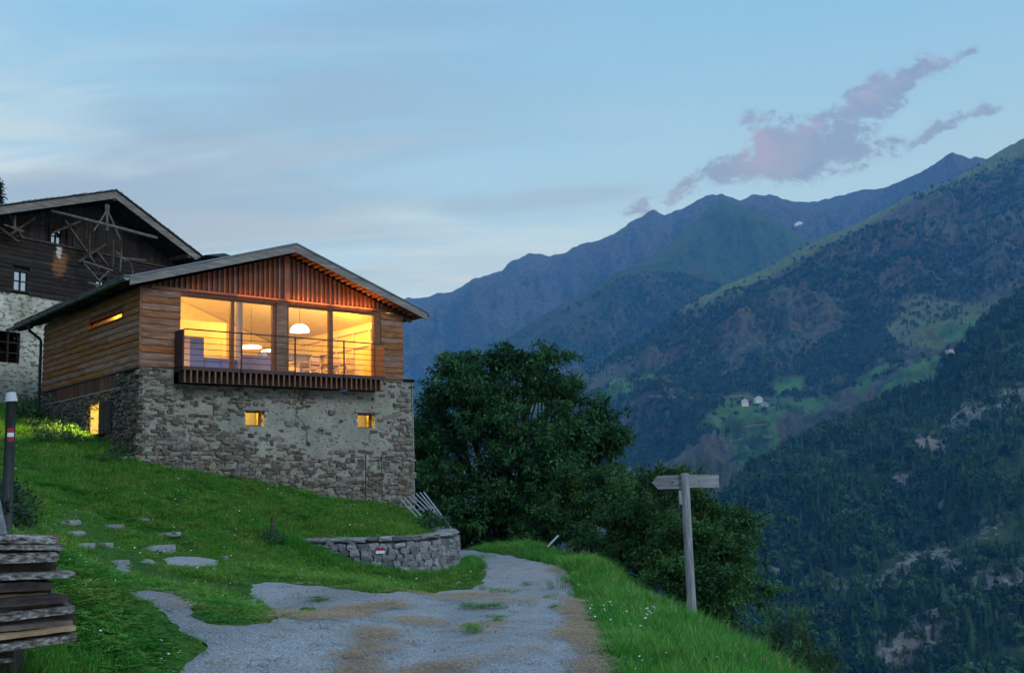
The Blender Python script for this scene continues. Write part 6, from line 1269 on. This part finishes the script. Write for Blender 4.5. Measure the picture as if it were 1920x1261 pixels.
lx, ly = sample(2600, -14, -1, 9, 31, lambda a, b: okg(a, b)*np.clip(scar(a*1.2+60, b*1.2)*1.4+.05, 0, 1)); ex = np.r_[ex, lx]; yy = np.r_[yy, ly]
scatter('seed_stalks', np.stack([ex, yy, T(ex, yy)], -1), rng.uniform(.4, .85, len(ex))*np.where(ex > -1, 1, .55), rng.uniform(0,6.28,len(ex)), [ds_], tilt=rng.normal(0,.22,(len(ex),2)), label='dry seed heads standing above the grass')
# white clover and daisy heads
fm = MB()
for a in range(6): fm.add([(.0,0,.0),(.011*math.cos(a*1.047),.011*math.sin(a*1.047),.004),(.011*math.cos(a*1.047+1.047),.011*math.sin(a*1.047+1.047),.004)], [(0,1,2)])
fme = fm.mesh('flower'); fo = link('white_flower', fme, plain('white_petals', (.72,.74,.72), .8)); p = G(330, 930); fo.location = (p[0], p[1], p[2]+.12); tag(fo, 'small white flower', kind='stuff')
x2, y2 = sample(9000, -14, 3.5, 6, 31, lambda a, b: okg(a, b)*np.clip(.10+scar(a*1.7+9, b*1.7)*1.6, 0, 1)); z2 = T(x2, y2)+np.where(isverge(x2, y2), .20, .10)
scatter('white_flowers', np.stack([x2, y2, z2], -1), rng.uniform(.7, 1.5, len(x2))*np.interp(y2, [6,14,30], [.8,1.0,1.5]), rng.uniform(0,6.28,len(x2)), [fo], tilt=rng.normal(0,.3,(len(x2),2)), label='scattered white clover heads in the grass')
# cluster of bigger white flowers on the verge
wq = groundhit(rng.normal(1200, 26, 26), rng.normal(1178, 9, 26)); wq[:,2] += .24
scatter('white_flowers', wq, rng.uniform(.9, 1.7, 26), rng.uniform(0,6,26), [fo], tilt=rng.normal(0,.4,(26,2)), label='cluster of white flowers on the verge near the signpost')
# dry clippings on the lane
sm_ = MB(); rr = random.Random(3)
for i in range(34):
    a = rr.uniform(0, 6.28); x0, y0 = rr.gauss(0,.06), rr.gauss(0,.06); l_ = rr.uniform(.012,.045); sm_.bar((x0, y0, .004+rr.uniform(0,.008)), (x0+l_*math.cos(a), y0+l_*math.sin(a), .004+rr.uniform(0,.010)), .0022, .0016)
so_ = link('dry_straw', sm_.mesh('straw'), M['dry']); p = G(700, 1215); so_.location = (p[0], p[1], p[2]+.04); tag(so_, 'dry straw', kind='stuff')
x3 = rng.uniform(-5, 2.2, 60000); y3 = rng.uniform(4, 24, 60000); dv = dirtat(x3, y3); kk = (rng.random(60000) < dv*.7+.02*(np.abs(roadsd(x3, y3)) < .3)+.006) & onroad(x3, y3) & (fbm(np.stack([x3*2.2, y3*4, x3*0], -1), 4) > -.05-.5*(dv > .7)); x3, y3 = x3[kk][:11000], y3[kk][:11000]
scatter('dry_straw', np.stack([x3, y3, T(x3, y3)+.037], -1), rng.uniform(.6, 1.5, len(x3)), rng.uniform(0,6.28,len(x3)), [so_], label='dry brown grass clippings drifted on the lane')
xe_ = rng.uniform(-8, 2.4, 60000); ye_ = 5.5*(32/5.5)**rng.random(60000); se_ = roadsd(xe_, ye_); ke = (se_ > -.03) & (se_ < .20) & (rng.random(60000) < .38*np.exp(-np.maximum(se_, 0)/.06)) & (scar(xe_*2.5+11, ye_*2.5) > -.12); xe_, ye_ = xe_[ke], ye_[ke]
scatter('edge_grass', np.stack([xe_, ye_, T(xe_, ye_)+.002], -1), rng.uniform(.3, .65, len(xe_)), rng.uniform(0,6.28,len(xe_)), sc2, label='low weeds creeping over the broken edge of the lane')
# loose grit on the lane
gs_ = MB(); gr_ = random.Random(8)
for i in range(14):
    q = gr_.uniform(.004, .011); x0, y0 = gr_.gauss(0,.10), gr_.gauss(0,.10); gs_.box(x0-q, x0+q, y0-q*.8, y0+q*.8, -.003, q*1.1, j=q*.35)
go_ = link('loose_grit', gs_.mesh('loose_grit'), M['pale_st']); p = G(640, 1230); go_.location = (p[0], p[1], p[2]+.01); tag(go_, 'loose grit', kind='stuff')
xg = rng.uniform(-5, 2.2, 700); yg = 6*(24/6)**rng.random(700); kg = onroad(xg, yg); xg, yg = xg[kg], yg[kg]
scatter('loose_grit', np.stack([xg, yg, T(xg, yg)+.006], -1), rng.uniform(.4, 1.0, len(xg)), rng.uniform(0,6.28,len(xg)), [go_], label='loose grit scattered over the lane')
# small weeds growing through the lane
wpx = []
for cx_, cy_, a_, b_, n_ in ((915,1142,40,2,40),(880,1140,20,2,16),(800,1050,30,3,0),(935,1165,16,2,14),(890,1187,12,5,26),(930,1110,14,2,14),(960,1112,30,1.5,18),(905,1106,10,2,10),(1035,1122,10,2,10),(600,1128,20,3,20),(905,1046,26,3,40),(985,1097,12,1.5,10),(1040,1142,10,2,8)):
    for i in range(n_): wpx.append((cx_+rng.normal()*a_*.5, cy_+rng.normal()*b_*.6))
wq = groundhit([a[0] for a in wpx], [a[1] for a in wpx]); wq[:,2] += .03
scatter('lane_weeds', wq, rng.uniform(.45, .9, len(wq)), rng.uniform(0,6.28,len(wq)), sc2, label='small weeds growing through cracks in the lane')

# long blades in front of the timber stack
xl = groundhit(np.r_[rng.uniform(-20, 110, 60), rng.uniform(0, 190, 40)], np.r_[rng.uniform(1225, 1290, 60), rng.uniform(1245, 1300, 40)], 2.0, 12)
scatter('grass', xl, rng.uniform(.55, .95, 100), rng.uniform(0, 6.28, 100), sv, label='long blades of grass in front of the timber stack')
